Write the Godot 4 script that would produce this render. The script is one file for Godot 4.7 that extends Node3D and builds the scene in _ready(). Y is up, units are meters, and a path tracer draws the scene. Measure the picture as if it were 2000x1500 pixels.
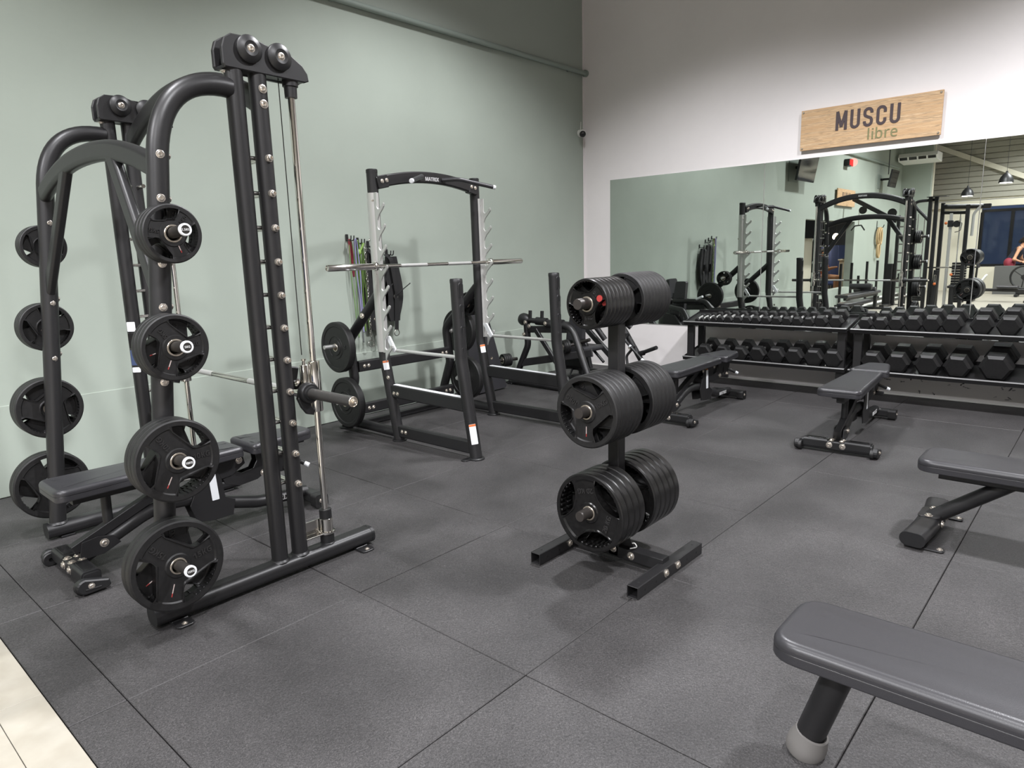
extends Node3D

# ---------- camera, light and exposure: the first things _ready() sets ----------
const EYE := Vector3(0, 1.48, 0)
const WALL_X := -5.383      # face of the green wall
const WALL_Z := -7.539      # face of the white wall with the mirrors
const LAMP_Y := 5.25

var M := {}
var taken := {}
var rng := RandomNumberGenerator.new()


# A mesh under construction: every face is turned outwards by its normals.
class MB:
	var v := PackedVector3Array()
	var n := PackedVector3Array()
	var uv := PackedVector2Array()

	func tri(a: Vector3, b: Vector3, c: Vector3, na: Vector3, nb: Vector3, nc: Vector3) -> void:
		var g := (b - a).cross(c - a)
		if g.length_squared() < 1e-16:
			return
		if g.dot(na + nb + nc) > 0.0:
			v.append(a); v.append(c); v.append(b)
			n.append(na); n.append(nc); n.append(nb)
		else:
			v.append(a); v.append(b); v.append(c)
			n.append(na); n.append(nb); n.append(nc)

	func quad(a: Vector3, b: Vector3, c: Vector3, d: Vector3, na: Vector3, nb: Vector3, nc: Vector3, nd: Vector3) -> void:
		tri(a, b, c, na, nb, nc)
		tri(a, c, d, na, nc, nd)

	func flat(a: Vector3, b: Vector3, c: Vector3, d: Vector3, towards: Vector3) -> void:
		var g := (b - a).cross(c - a)
		if g.length_squared() < 1e-16:
			g = (c - a).cross(d - a)
		g = g.normalized()
		if g.dot(towards) < 0.0:
			g = -g
		quad(a, b, c, d, g, g, g, g)

	# a box with chamfered edges
	func box(c: Vector3, s: Vector3, bev := 0.004, b := Basis()) -> MB:
		var h := s * 0.5
		bev = minf(bev, minf(h.x, minf(h.y, h.z)) * 0.9)
		var k := h - Vector3.ONE * bev
		var p := func(x: float, y: float, z: float) -> Vector3: return c + b * Vector3(x, y, z)
		for s1 in [-1.0, 1.0]:
			flat(p.call(s1 * h.x, -k.y, -k.z), p.call(s1 * h.x, k.y, -k.z), p.call(s1 * h.x, k.y, k.z), p.call(s1 * h.x, -k.y, k.z), b.x * s1)
			flat(p.call(-k.x, s1 * h.y, -k.z), p.call(k.x, s1 * h.y, -k.z), p.call(k.x, s1 * h.y, k.z), p.call(-k.x, s1 * h.y, k.z), b.y * s1)
			flat(p.call(-k.x, -k.y, s1 * h.z), p.call(k.x, -k.y, s1 * h.z), p.call(k.x, k.y, s1 * h.z), p.call(-k.x, k.y, s1 * h.z), b.z * s1)
			for s2 in [-1.0, 1.0]:
				flat(p.call(s1 * h.x, s2 * k.y, -k.z), p.call(s1 * k.x, s2 * h.y, -k.z), p.call(s1 * k.x, s2 * h.y, k.z), p.call(s1 * h.x, s2 * k.y, k.z), b.x * s1 + b.y * s2)
				flat(p.call(s1 * h.x, -k.y, s2 * k.z), p.call(s1 * k.x, -k.y, s2 * h.z), p.call(s1 * k.x, k.y, s2 * h.z), p.call(s1 * h.x, k.y, s2 * k.z), b.x * s1 + b.z * s2)
				flat(p.call(-k.x, s1 * h.y, s2 * k.z), p.call(-k.x, s1 * k.y, s2 * h.z), p.call(k.x, s1 * k.y, s2 * h.z), p.call(k.x, s1 * h.y, s2 * k.z), b.y * s1 + b.z * s2)
				for s3 in [-1.0, 1.0]:
					var q: Vector3 = (b.x * s1 + b.y * s2 + b.z * s3).normalized()
					tri(p.call(s1 * h.x, s2 * k.y, s3 * k.z), p.call(s1 * k.x, s2 * h.y, s3 * k.z), p.call(s1 * k.x, s2 * k.y, s3 * h.z), q, q, q)
		return self

	# a bar of the given closed cross-section (points and normals) along a path
	func sweep(path: PackedVector3Array, prof: PackedVector2Array, pn: PackedVector2Array, up := Vector3.UP, caps := true, scale := PackedFloat32Array()) -> MB:
		var m := path.size()
		var k := prof.size()
		var t: Vector3 = (path[1] - path[0]).normalized()
		var side := t.cross(up)
		if side.length() < 0.01:
			side = t.cross(Vector3.RIGHT)
		side = side.normalized()
		var rings := []
		var norms := []
		for i in m:
			var t_in: Vector3 = (path[i] - path[maxi(i - 1, 0)]).normalized() if i > 0 else (path[1] - path[0]).normalized()
			var t_out: Vector3 = (path[mini(i + 1, m - 1)] - path[i]).normalized() if i < m - 1 else t_in
			var tt := (t_in + t_out).normalized()
			side = (side - tt * side.dot(tt)).normalized()
			var u := side.cross(tt).normalized()
			var s: float = scale[i] if scale.size() > i else 1.0
			var ring := PackedVector3Array()
			var nr := PackedVector3Array()
			var bend := 1.0 / maxf(0.5, sqrt((1.0 + t_in.dot(t_out)) * 0.5))
			for j in k:
				ring.append(path[i] + side * prof[j].x * s * (bend if i > 0 and i < m - 1 and m < 6 else 1.0) + u * prof[j].y * s)
				nr.append((side * pn[j].x + u * pn[j].y).normalized())
			rings.append(ring)
			norms.append(nr)
		for i in m - 1:
			for j in k:
				var j2 := (j + 1) % k
				quad(rings[i][j], rings[i + 1][j], rings[i + 1][j2], rings[i][j2], norms[i][j], norms[i + 1][j], norms[i + 1][j2], norms[i][j2])
		if caps:
			for e in [0, m - 1]:
				var cn: Vector3 = (path[0] - path[1]).normalized() if e == 0 else (path[m - 1] - path[m - 2]).normalized()
				for j in k:
					tri(path[e], rings[e][j], rings[e][(j + 1) % k], cn, cn, cn)
		return self

	func tube(path: PackedVector3Array, r: float, seg := 14, caps := true) -> MB:
		var p := PackedVector2Array()
		for j in seg:
			p.append(Vector2(cos(TAU * j / seg), sin(TAU * j / seg)))
		var q := PackedVector2Array()
		for a in p:
			q.append(a * r)
		return sweep(path, q, p, Vector3.UP, caps)

	func rod(a: Vector3, b: Vector3, r: float, seg := 12) -> MB:
		return tube(PackedVector3Array([a, b]), r, seg)

	# bar with a rounded-rectangle cross-section: w across, h along up
	func bar(path: PackedVector3Array, w: float, h: float, r: float, up := Vector3.UP, k := 3, caps := true) -> MB:
		var p := PackedVector2Array()
		var q := PackedVector2Array()
		r = minf(r, minf(w, h) * 0.499)
		for c in 4:
			var cx := (w * 0.5 - r) * (1.0 if c == 0 or c == 3 else -1.0)
			var cy := (h * 0.5 - r) * (1.0 if c < 2 else -1.0)
			for j in k + 1:
				var a := PI * 0.5 * (c + float(j) / k)
				p.append(Vector2(cx + cos(a) * r, cy + sin(a) * r))
				q.append(Vector2(cos(a), sin(a)))
		return sweep(path, p, q, up, caps)

	# turned body: prof holds (radius, height along axis); edges sharper than ~35 degrees stay sharp
	func lathe(o: Vector3, axis: Vector3, prof: PackedVector2Array, seg := 20) -> MB:
		axis = axis.normalized()
		var e1 := axis.cross(Vector3.UP if absf(axis.y) < 0.9 else Vector3.RIGHT).normalized()
		var e2 := axis.cross(e1)
		var m := prof.size()
		var sn := []
		for i in m - 1:
			var d := prof[i + 1] - prof[i]
			sn.append(Vector2(d.y, -d.x).normalized())
		# outward = to the side where the body is not: profiles run from the bottom up along the outside
		for i in m - 1:
			var a: Vector2 = sn[i]
			var b: Vector2 = sn[i]
			if i > 0 and sn[i - 1].dot(sn[i]) > 0.8:
				a = (sn[i - 1] + sn[i]).normalized()
			if i < m - 2 and sn[i + 1].dot(sn[i]) > 0.8:
				b = (sn[i + 1] + sn[i]).normalized()
			for j in seg:
				var c0 := e1 * cos(TAU * j / seg) + e2 * sin(TAU * j / seg)
				var c1 := e1 * cos(TAU * (j + 1) / seg) + e2 * sin(TAU * (j + 1) / seg)
				var p0 := o + axis * prof[i].y
				var p1 := o + axis * prof[i + 1].y
				quad(p0 + c0 * prof[i].x, p1 + c0 * prof[i + 1].x, p1 + c1 * prof[i + 1].x, p0 + c1 * prof[i].x, c0 * a.x + axis * a.y, c0 * b.x + axis * b.y, c1 * b.x + axis * b.y, c1 * a.x + axis * a.y)
		return self

	# a plate cut to an outline (in the plane of ex, ey), of thickness th along ex x ey, edges chamfered a little
	func slab(o: Vector3, ex: Vector3, ey: Vector3, poly: PackedVector2Array, th: float, bev := 0.002) -> MB:
		var ez := ex.cross(ey).normalized()
		var h := th * 0.5
		if Geometry2D.is_polygon_clockwise(poly):
			poly = poly.duplicate()
			poly.reverse()
		var inner := poly
		var off := Geometry2D.offset_polygon(poly, -bev, Geometry2D.JOIN_MITER)
		if bev > 0.0 and off.size() == 1 and off[0].size() == poly.size():
			inner = off[0]
			if Geometry2D.is_polygon_clockwise(inner):
				inner.reverse()
			# line the inner ring up with the outer one
			var best := 0
			for j in inner.size():
				if inner[j].distance_squared_to(poly[0]) < inner[best].distance_squared_to(poly[0]):
					best = j
			var turned := PackedVector2Array()
			for j in inner.size():
				turned.append(inner[(best + j) % inner.size()])
			inner = turned
		else:
			bev = 0.0
		var at := func(p: Vector2, z: float) -> Vector3: return o + ex * p.x + ey * p.y + ez * z
		var t := Geometry2D.triangulate_polygon(inner)
		for s in [-1.0, 1.0]:
			for i in range(0, t.size(), 3):
				tri(at.call(inner[t[i]], s * h), at.call(inner[t[i + 1]], s * h), at.call(inner[t[i + 2]], s * h), ez * s, ez * s, ez * s)
		var k := poly.size()
		for i in k:
			var j := (i + 1) % k
			var d := (poly[j] - poly[i]).normalized()
			var out: Vector3 = ex * d.y - ey * d.x
			flat(at.call(poly[i], -h + bev), at.call(poly[j], -h + bev), at.call(poly[j], h - bev), at.call(poly[i], h - bev), out)
			if bev > 0.0:
				for s in [-1.0, 1.0]:
					flat(at.call(poly[i], s * (h - bev)), at.call(poly[j], s * (h - bev)), at.call(inner[j], s * h), at.call(inner[i], s * h), out + ez * s)
		return self

	func ball(c: Vector3, r: Vector3, seg := 12) -> MB:
		var rows := seg / 2
		for i in rows:
			for j in seg:
				var q := []
				for d in [[0, 0], [1, 0], [1, 1], [0, 1]]:
					var a: float = PI * (i + d[0]) / rows
					var b: float = TAU * (j + d[1]) / seg
					q.append(Vector3(sin(a) * cos(b), cos(a), sin(a) * sin(b)))
				var nn := []
				for k in 4:
					nn.append((q[k] / r).normalized())
				quad(c + q[0] * r, c + q[1] * r, c + q[2] * r, c + q[3] * r, nn[0], nn[1], nn[2], nn[3])
		return self

	func mesh() -> ArrayMesh:
		var a := []
		a.resize(Mesh.ARRAY_MAX)
		a[Mesh.ARRAY_VERTEX] = v
		a[Mesh.ARRAY_NORMAL] = n
		if uv.size() == v.size():
			a[Mesh.ARRAY_TEX_UV] = uv
		var m := ArrayMesh.new()
		m.add_surface_from_arrays(Mesh.PRIMITIVE_TRIANGLES, a)
		return m


func mb() -> MB:
	return MB.new()


func pts(list: Array) -> PackedVector3Array:
	return PackedVector3Array(list)


# a polyline with its corners rounded
func bent(list: Array, r: float, k := 7) -> PackedVector3Array:
	var out := PackedVector3Array([list[0]])
	for i in range(1, list.size() - 1):
		var p: Vector3 = list[i]
		var a: Vector3 = (list[i - 1] - p)
		var b: Vector3 = (list[i + 1] - p)
		var ang := a.angle_to(b)
		var cut := minf(r / tan(ang * 0.5), minf(a.length(), b.length()) * 0.49)
		var p0 := p + a.normalized() * cut
		var p1 := p + b.normalized() * cut
		for j in k + 1:
			var t := float(j) / k
			out.append(p0.lerp(p, t).lerp(p.lerp(p1, t), t))
	out.append(list[-1])
	return out


func arc(c: Vector3, e1: Vector3, e2: Vector3, r: float, a0: float, a1: float, k := 12) -> PackedVector3Array:
	var out := PackedVector3Array()
	for j in k + 1:
		var a := lerpf(a0, a1, float(j) / k)
		out.append(c + (e1 * cos(a) + e2 * sin(a)) * r)
	return out


func circle2(r: float, k := 20, c := Vector2.ZERO) -> PackedVector2Array:
	var out := PackedVector2Array()
	for j in k:
		out.append(c + Vector2(cos(TAU * j / k), sin(TAU * j / k)) * r)
	return out


func rrect2(w: float, h: float, r: float, k := 4, c := Vector2.ZERO) -> PackedVector2Array:
	var out := PackedVector2Array()
	for q in 4:
		var cx := (w * 0.5 - r) * (1.0 if q == 0 or q == 3 else -1.0)
		var cy := (h * 0.5 - r) * (1.0 if q < 2 else -1.0)
		for j in k + 1:
			var a := PI * 0.5 * (q + float(j) / k)
			out.append(c + Vector2(cx + cos(a) * r, cy + sin(a) * r))
	return out


# ---------- naming ----------
func numbered(called: String) -> String:
	taken[called] = taken.get(called, -1) + 1
	return called if taken[called] == 0 else "%s_%03d" % [called, taken[called]]


func tag(o: Node3D, label: String, category: String, group := "") -> Node3D:
	o.set_meta("label", label)
	o.set_meta("category", category)
	if group:
		o.set_meta("group", group)
	elif o.has_meta("group"):
		o.remove_meta("group")
	return o


func thing(called: String, label: String, category: String, at := Vector3.ZERO, turn := 0.0, group := "") -> Node3D:
	var o := Node3D.new()
	o.name = numbered(called)
	add_child(o)
	o.position = at
	o.rotation.y = turn
	return tag(o, label, category, group)


func part(called: String, what: Variant, mat: Material, parent: Node) -> MeshInstance3D:
	var o := MeshInstance3D.new()
	o.name = called
	o.mesh = what.mesh() if what is MB else what
	o.material_override = null
	if o.mesh is PrimitiveMesh:
		o.mesh.material = mat
	else:
		o.set_surface_override_material(0, mat)
	o.cast_shadow = GeometryInstance3D.SHADOW_CASTING_SETTING_ON
	parent.add_child(o, true)
	return o


func single(called: String, what: Variant, mat: Material, label: String, category: String, group := "") -> MeshInstance3D:
	var o := part(numbered(called), what, mat, self)
	tag(o, label, category, group)
	return o


func struct(called: String, what: Variant, mat: Material, parent: Node = null) -> MeshInstance3D:
	var o := part(called, what, mat, parent if parent else self)
	if not parent:
		o.set_meta("kind", "structure")
	return o


func dup(root: Node3D, base: String, label: String, group := "") -> Node3D:
	var r: Node3D = root.duplicate()
	r.name = numbered(base)
	add_child(r)
	r.set_meta("label", label)
	if group:
		r.set_meta("group", group)
	elif r.has_meta("group"):
		r.remove_meta("group")
	return r


func bolt_mesh(r := 0.012, h := 0.009) -> MB:
	# a socket-head bolt on its washer, standing up along +z
	var m := mb()
	m.lathe(Vector3.ZERO, Vector3.BACK, PackedVector2Array([Vector2(r * 1.5, 0), Vector2(r * 1.5, 0.002), Vector2(r * 1.3, 0.003), Vector2(r, 0.003), Vector2(r, h * 0.75), Vector2(r * 0.8, h), Vector2(r * 0.42, h), Vector2(r * 0.4, h * 0.5), Vector2(0, h * 0.5)]), 12)
	return m


var bolt_shape: ArrayMesh
func bolt(parent: Node, at: Vector3, dir: Vector3, s := 1.0) -> void:
	if bolt_shape == null:
		bolt_shape = bolt_mesh().mesh()
	var o := part("bolt", bolt_shape, M.bolt, parent)
	dir = dir.normalized()
	var x := dir.cross(Vector3.UP if absf(dir.y) < 0.9 else Vector3.RIGHT).normalized()
	o.transform = Transform3D(Basis(x, dir.cross(x), dir).scaled_local(Vector3.ONE * s), at)


func text_mesh(s: String, size: float, depth: float, font_name := "Droid Sans", weight := 700) -> TextMesh:
	var t := TextMesh.new()
	t.text = s
	var f := SystemFont.new()
	f.font_names = PackedStringArray([font_name])
	f.font_weight = weight
	t.font = f
	t.font_size = 64
	t.pixel_size = size / 64.0 * 1.38
	t.depth = depth
	t.curve_step = 2.0
	return t


func _ready() -> void:
	rng.seed = 7
	# camera
	var cam := Camera3D.new()
	cam.name = "camera"
	cam.fov = 58.629
	cam.near = 0.05
	cam.far = 200.0
	cam.transform = Transform3D(Basis(Vector3(0.748765, -0.027700, -0.662256), Vector3(-0.102274, 0.982333, -0.156722), Vector3(0.654897, 0.185080, 0.732704)).orthonormalized(), EYE)
	add_child(cam)
	# environment
	var env := Environment.new()
	env.background_mode = Environment.BG_COLOR
	env.background_color = Color(0.20, 0.24, 0.33)
	env.tonemap_mode = Environment.TONE_MAPPER_LINEAR
	env.tonemap_exposure = 2.0
	env.sdfgi_enabled = true
	env.ssao_enabled = true
	env.ssil_enabled = true
	var we := WorldEnvironment.new()
	we.name = "world_environment"
	we.environment = env
	add_child(we)
	# the high-bay lamps under the ceiling, whose bells cut the light off at the sides: [x, z, energy, half angle of the beam]
	for l in [[-3.0, -4.4, 9.0, 66.0], [0.4, -4.6, 16.0, 68.0], [-2.9, -0.3, 6.6, 66.0], [0.5, -0.3, 9.5, 70.0], [-2.7, 3.8, 14.0, 76.0], [1.2, 3.8, 17.0, 77.0], [-1.2, 7.6, 17.0, 74.0], [3.6, 6.5, 14.0, 74.0]]:
		high_bay(l[0], l[1], l[2], l[3])

	materials()
	structure()
	fittings()
	make_plates()
	smith_machine()
	half_rack()
	plate_tree()
	benches()
	dumbbells()
	corner_machine()
	wall_hangings()
	behind_the_camera()


func high_bay(x: float, z: float, energy: float, beam: float) -> void:
	var a := SpotLight3D.new()
	a.name = numbered("lamp_light")
	a.spot_angle = beam
	a.spot_angle_attenuation = 0.5
	a.light_energy = energy
	a.light_size = 0.16
	a.light_color = Color(0.985, 0.985, 1.0)
	a.shadow_enabled = true
	a.spot_range = 30.0
	a.spot_attenuation = 2.0
	a.position = Vector3(x, LAMP_Y - 0.19, z)
	a.rotation.x = -PI / 2
	add_child(a)
	lamps.append([x, z, ["between the smith machine and the half rack", "the flat benches and dumbbell racks", "the smith machine", "the open rubber floor", "the black storage posts", "the open beige floor", "the rowing machine", "the far beige floor"][lamps.size()]])


var lamps := []


func mat(c: Color, rough: float, metal := 0.0, spec := 0.5) -> StandardMaterial3D:
	var m := StandardMaterial3D.new()
	m.albedo_color = c
	m.roughness = rough
	m.metallic = metal
	m.metallic_specular = spec
	return m


func grain_image(side: int, lo: float, hi: float, speck: float, share: float, tint := Color.WHITE) -> ImageTexture:
	var data := PackedByteArray()
	data.resize(side * side * 3)
	for i in side * side:
		var g := rng.randf_range(lo, hi)
		if rng.randf() < share:
			g += speck * rng.randf()
		data[i * 3] = int(clampf(g * tint.r, 0, 1) * 255)
		data[i * 3 + 1] = int(clampf(g * tint.g, 0, 1) * 255)
		data[i * 3 + 2] = int(clampf(g * tint.b, 0, 1) * 255)
	return ImageTexture.create_from_image(Image.create_from_data(side, side, false, Image.FORMAT_RGB8, data))


func noise_tex(freq: float, c0: Color, c1: Color, side := 512, oct := 4, normal := false) -> NoiseTexture2D:
	var f := FastNoiseLite.new()
	f.noise_type = FastNoiseLite.TYPE_SIMPLEX_SMOOTH
	f.frequency = freq
	f.fractal_octaves = oct
	f.seed = int(freq * 9177)
	var t := NoiseTexture2D.new()
	t.width = side
	t.height = side
	t.seamless = true
	t.noise = f
	if normal:
		t.as_normal_map = true
		t.bump_strength = 2.0
	else:
		var r := Gradient.new()
		r.set_color(0, c0)
		r.set_color(1, c1)
		t.color_ramp = r
	return t


func triplanar(m: StandardMaterial3D, s: float, world := true) -> void:
	m.uv1_triplanar = true
	m.uv1_world_triplanar = world
	m.uv1_scale = Vector3.ONE * s


func materials() -> void:
	var gray := func(v: float) -> Color: return Color(v, v, v)
	M.black = mat(Color(0.118, 0.116, 0.120), 0.40)
	M.black.normal_enabled = true
	M.black.normal_texture = noise_tex(0.16, Color.BLACK, Color.WHITE, 256, 3, true)
	M.black.normal_scale = 0.10
	triplanar(M.black, 9.0, false)
	M.black_gloss = mat(Color(0.10, 0.10, 0.10), 0.22)
	M.plastic = mat(Color(0.100, 0.100, 0.104), 0.45)
	M.rubber = mat(Color(0.112, 0.109, 0.111), 0.50)
	M.rubber.albedo_texture = noise_tex(0.05, gray.call(0.66), gray.call(1.0), 256, 4)
	triplanar(M.rubber, 3.0, false)
	M.rubber_gloss = mat(Color(0.100, 0.097, 0.097), 0.28)
	M.rubber_gloss.albedo_texture = M.rubber.albedo_texture
	triplanar(M.rubber_gloss, 3.0, false)
	M.vinyl = mat(Color(0.185, 0.183, 0.194), 0.36)
	M.vinyl.normal_enabled = true
	M.vinyl.normal_texture = noise_tex(0.22, Color.BLACK, Color.WHITE, 256, 3, true)
	M.vinyl.normal_scale = 0.12
	triplanar(M.vinyl, 5.0, false)
	M.chrome = mat(Color(0.86, 0.85, 0.83), 0.10, 1.0)
	M.steel = mat(Color(0.80, 0.80, 0.79), 0.36, 0.65)
	M.bolt = mat(Color(0.86, 0.83, 0.79), 0.25, 0.9)
	M.ring = mat(Color(0.82, 0.78, 0.72), 0.30, 0.9)
	M.white = mat(Color(0.88, 0.88, 0.86), 0.5)
	M.label = mat(Color(0.86, 0.87, 0.88), 0.45)
	M.orange = mat(Color(0.80, 0.43, 0.22), 0.5)
	M.yellow = mat(Color(0.85, 0.66, 0.16), 0.5)
	M.red = mat(Color(0.72, 0.10, 0.10), 0.5)
	M.emboss = mat(Color(0.150, 0.146, 0.146), 0.40)
	M.logo = mat(Color(0.42, 0.42, 0.42), 0.5)
	M.logo_white = mat(Color(0.75, 0.75, 0.75), 0.5)
	# walls
	M.green = mat(Color(0.628, 0.662, 0.622), 0.62, 0.0, 0.35)
	M.green.albedo_texture = noise_tex(0.008, gray.call(0.965), gray.call(1.0), 512, 4)
	triplanar(M.green, 0.21)
	M.green_dark = mat(Color(0.615, 0.645, 0.612), 0.62, 0.0, 0.35)
	M.paint = mat(Color(0.89, 0.872, 0.868), 0.7, 0.0, 0.3)
	M.paint.albedo_texture = noise_tex(0.006, gray.call(0.975), gray.call(1.0), 512, 4)
	triplanar(M.paint, 0.23)
	M.ceiling = mat(Color(0.62, 0.61, 0.59), 0.8)
	M.cladding = mat(Color(0.60, 0.59, 0.54), 0.6)
	M.cream = mat(Color(0.80, 0.78, 0.71), 0.6)
	M.pipe = mat(Color(0.52, 0.56, 0.53), 0.45)
	# rubber floor: black crumb with grey flecks, and a slow mottle of dust over it
	M.floor = mat(Color(0.385, 0.375, 0.376), 0.58, 0.0, 0.45)
	M.floor.albedo_texture = grain_image(1024, 0.50, 0.88, 0.60, 0.12)
	triplanar(M.floor, 0.52)
	M.floor.detail_enabled = true
	M.floor.detail_albedo = noise_tex(0.007, gray.call(0.72), gray.call(1.0), 512, 5)
	M.floor.detail_blend_mode = BaseMaterial3D.BLEND_MODE_MUL
	M.floor.detail_uv_layer = BaseMaterial3D.DETAIL_UV_2
	M.floor.uv2_triplanar = true
	M.floor.uv2_world_triplanar = true
	M.floor.uv2_scale = Vector3.ONE * 0.31
	M.floor.normal_enabled = true
	M.floor.normal_texture = noise_tex(0.30, Color.BLACK, Color.WHITE, 512, 2, true)
	M.floor.normal_scale = 0.22
	M.joint = mat(Color(0.13, 0.13, 0.13), 0.8)
	M.beige = mat(Color(0.665, 0.645, 0.60), 0.42)
	M.beige.albedo_texture = noise_tex(0.012, Color(0.90, 0.89, 0.87), Color.WHITE, 512, 5)
	triplanar(M.beige, 0.9)
	M.mirror = mat(Color(0.87, 0.89, 0.875), 0.0, 1.0)
	M.mirror_edge = mat(Color(0.80, 0.86, 0.83), 0.2)
	M.glass = mat(Color(0.10, 0.13, 0.18, 0.35), 0.05)
	M.glass.transparency = BaseMaterial3D.TRANSPARENCY_ALPHA
	M.wood = mat(Color.WHITE, 0.5, 0.0, 0.3)
	M.wood.albedo_texture = wood_image()
	M.ink = mat(Color(0.25, 0.20, 0.21), 0.6)
	M.blue_label = mat(Color(0.22, 0.28, 0.42), 0.5)
	M.peg = mat(Color(0.24, 0.225, 0.215), 0.42, 0.4)
	M.boot = mat(Color(0.42, 0.41, 0.40), 0.6)
	M.rack_edge = mat(Color(0.50, 0.50, 0.50), 0.35, 0.3)
	M.cloth = mat(Color(0.085, 0.083, 0.085), 0.75)
	M.screen = mat(Color(0.05, 0.05, 0.055), 0.08)
	M.rope = mat(Color(0.70, 0.60, 0.44), 0.75)
	M.partition = mat(Color(0.33, 0.33, 0.325), 0.6)
	M.lounge = mat(Color(0.22, 0.25, 0.29), 0.5)
	M.glow = mat(Color(1, 1, 1), 0.5)
	M.glow.emission_enabled = true
	M.glow.emission = Color(1.0, 0.985, 0.965)
	M.glow.emission_energy_multiplier = 2.0
	M.glow_warm = mat(Color(1, 1, 1), 0.5)
	M.glow_warm.emission_enabled = true
	M.glow_warm.emission = Color(1.0, 0.85, 0.66)
	M.glow_warm.emission_energy_multiplier = 1.5
	M.hole = mat(Color(0.02, 0.02, 0.02), 0.9)
	M.olive = mat(Color(0.47, 0.47, 0.32), 0.6)


func wood_image() -> ImageTexture:
	var w := 1024
	var h := 512
	var f := FastNoiseLite.new()
	f.seed = 5
	f.frequency = 0.012
	f.fractal_octaves = 4
	var data := PackedByteArray()
	data.resize(w * h * 3)
	for y in h:
		for x in w:
			var a := f.get_noise_2d(x * 0.10, y * 2.2)
			var b := f.get_noise_2d(x * 0.35 + 900.0, y * 9.0)
			var k := clampf(0.5 + a * 0.9 + b * 0.35, 0.0, 1.0)
			var line := 1.0 - 0.20 * smoothstep(0.55, 0.75, absf(sin((y * 0.055 + a * 5.0) * 2.0)) * (0.5 + k * 0.5))
			var c := Color(0.73, 0.60, 0.455).lerp(Color(0.83, 0.715, 0.575), k) * line
			var i := (y * w + x) * 3
			data[i] = int(c.r * 255)
			data[i + 1] = int(c.g * 255)
			data[i + 2] = int(c.b * 255)
	return ImageTexture.create_from_image(Image.create_from_data(w, h, false, Image.FORMAT_RGB8, data))


# black rubber scuffs on the paint behind the right dumbbell rack
func scuff_image() -> ImageTexture:
	var w := 1024
	var h := 256
	var im := Image.create(w, h, false, Image.FORMAT_RGB8)
	im.fill(Color(0.80, 0.79, 0.78))
	for k in 150:
		var x := rng.randf_range(0, w)
		var y := clampf(rng.randfn(h * 0.52, h * 0.10), 20, h - 20)
		if rng.randf() < 0.2:
			y = rng.randf_range(10, h - 10)
		var dir := Vector2(rng.randf_range(-1, 1), rng.randf_range(-0.6, 1.6)).normalized()
		var n := rng.randi_range(3, 16)
		var dark := rng.randf_range(0.20, 0.55)
		for s in n:
			var p := Vector2(x, y) + dir * s * 1.3
			im.fill_rect(Rect2i(int(p.x), int(p.y), rng.randi_range(1, 4), rng.randi_range(1, 5)), Color(dark, dark, dark))
	return ImageTexture.create_from_image(im)


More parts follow.
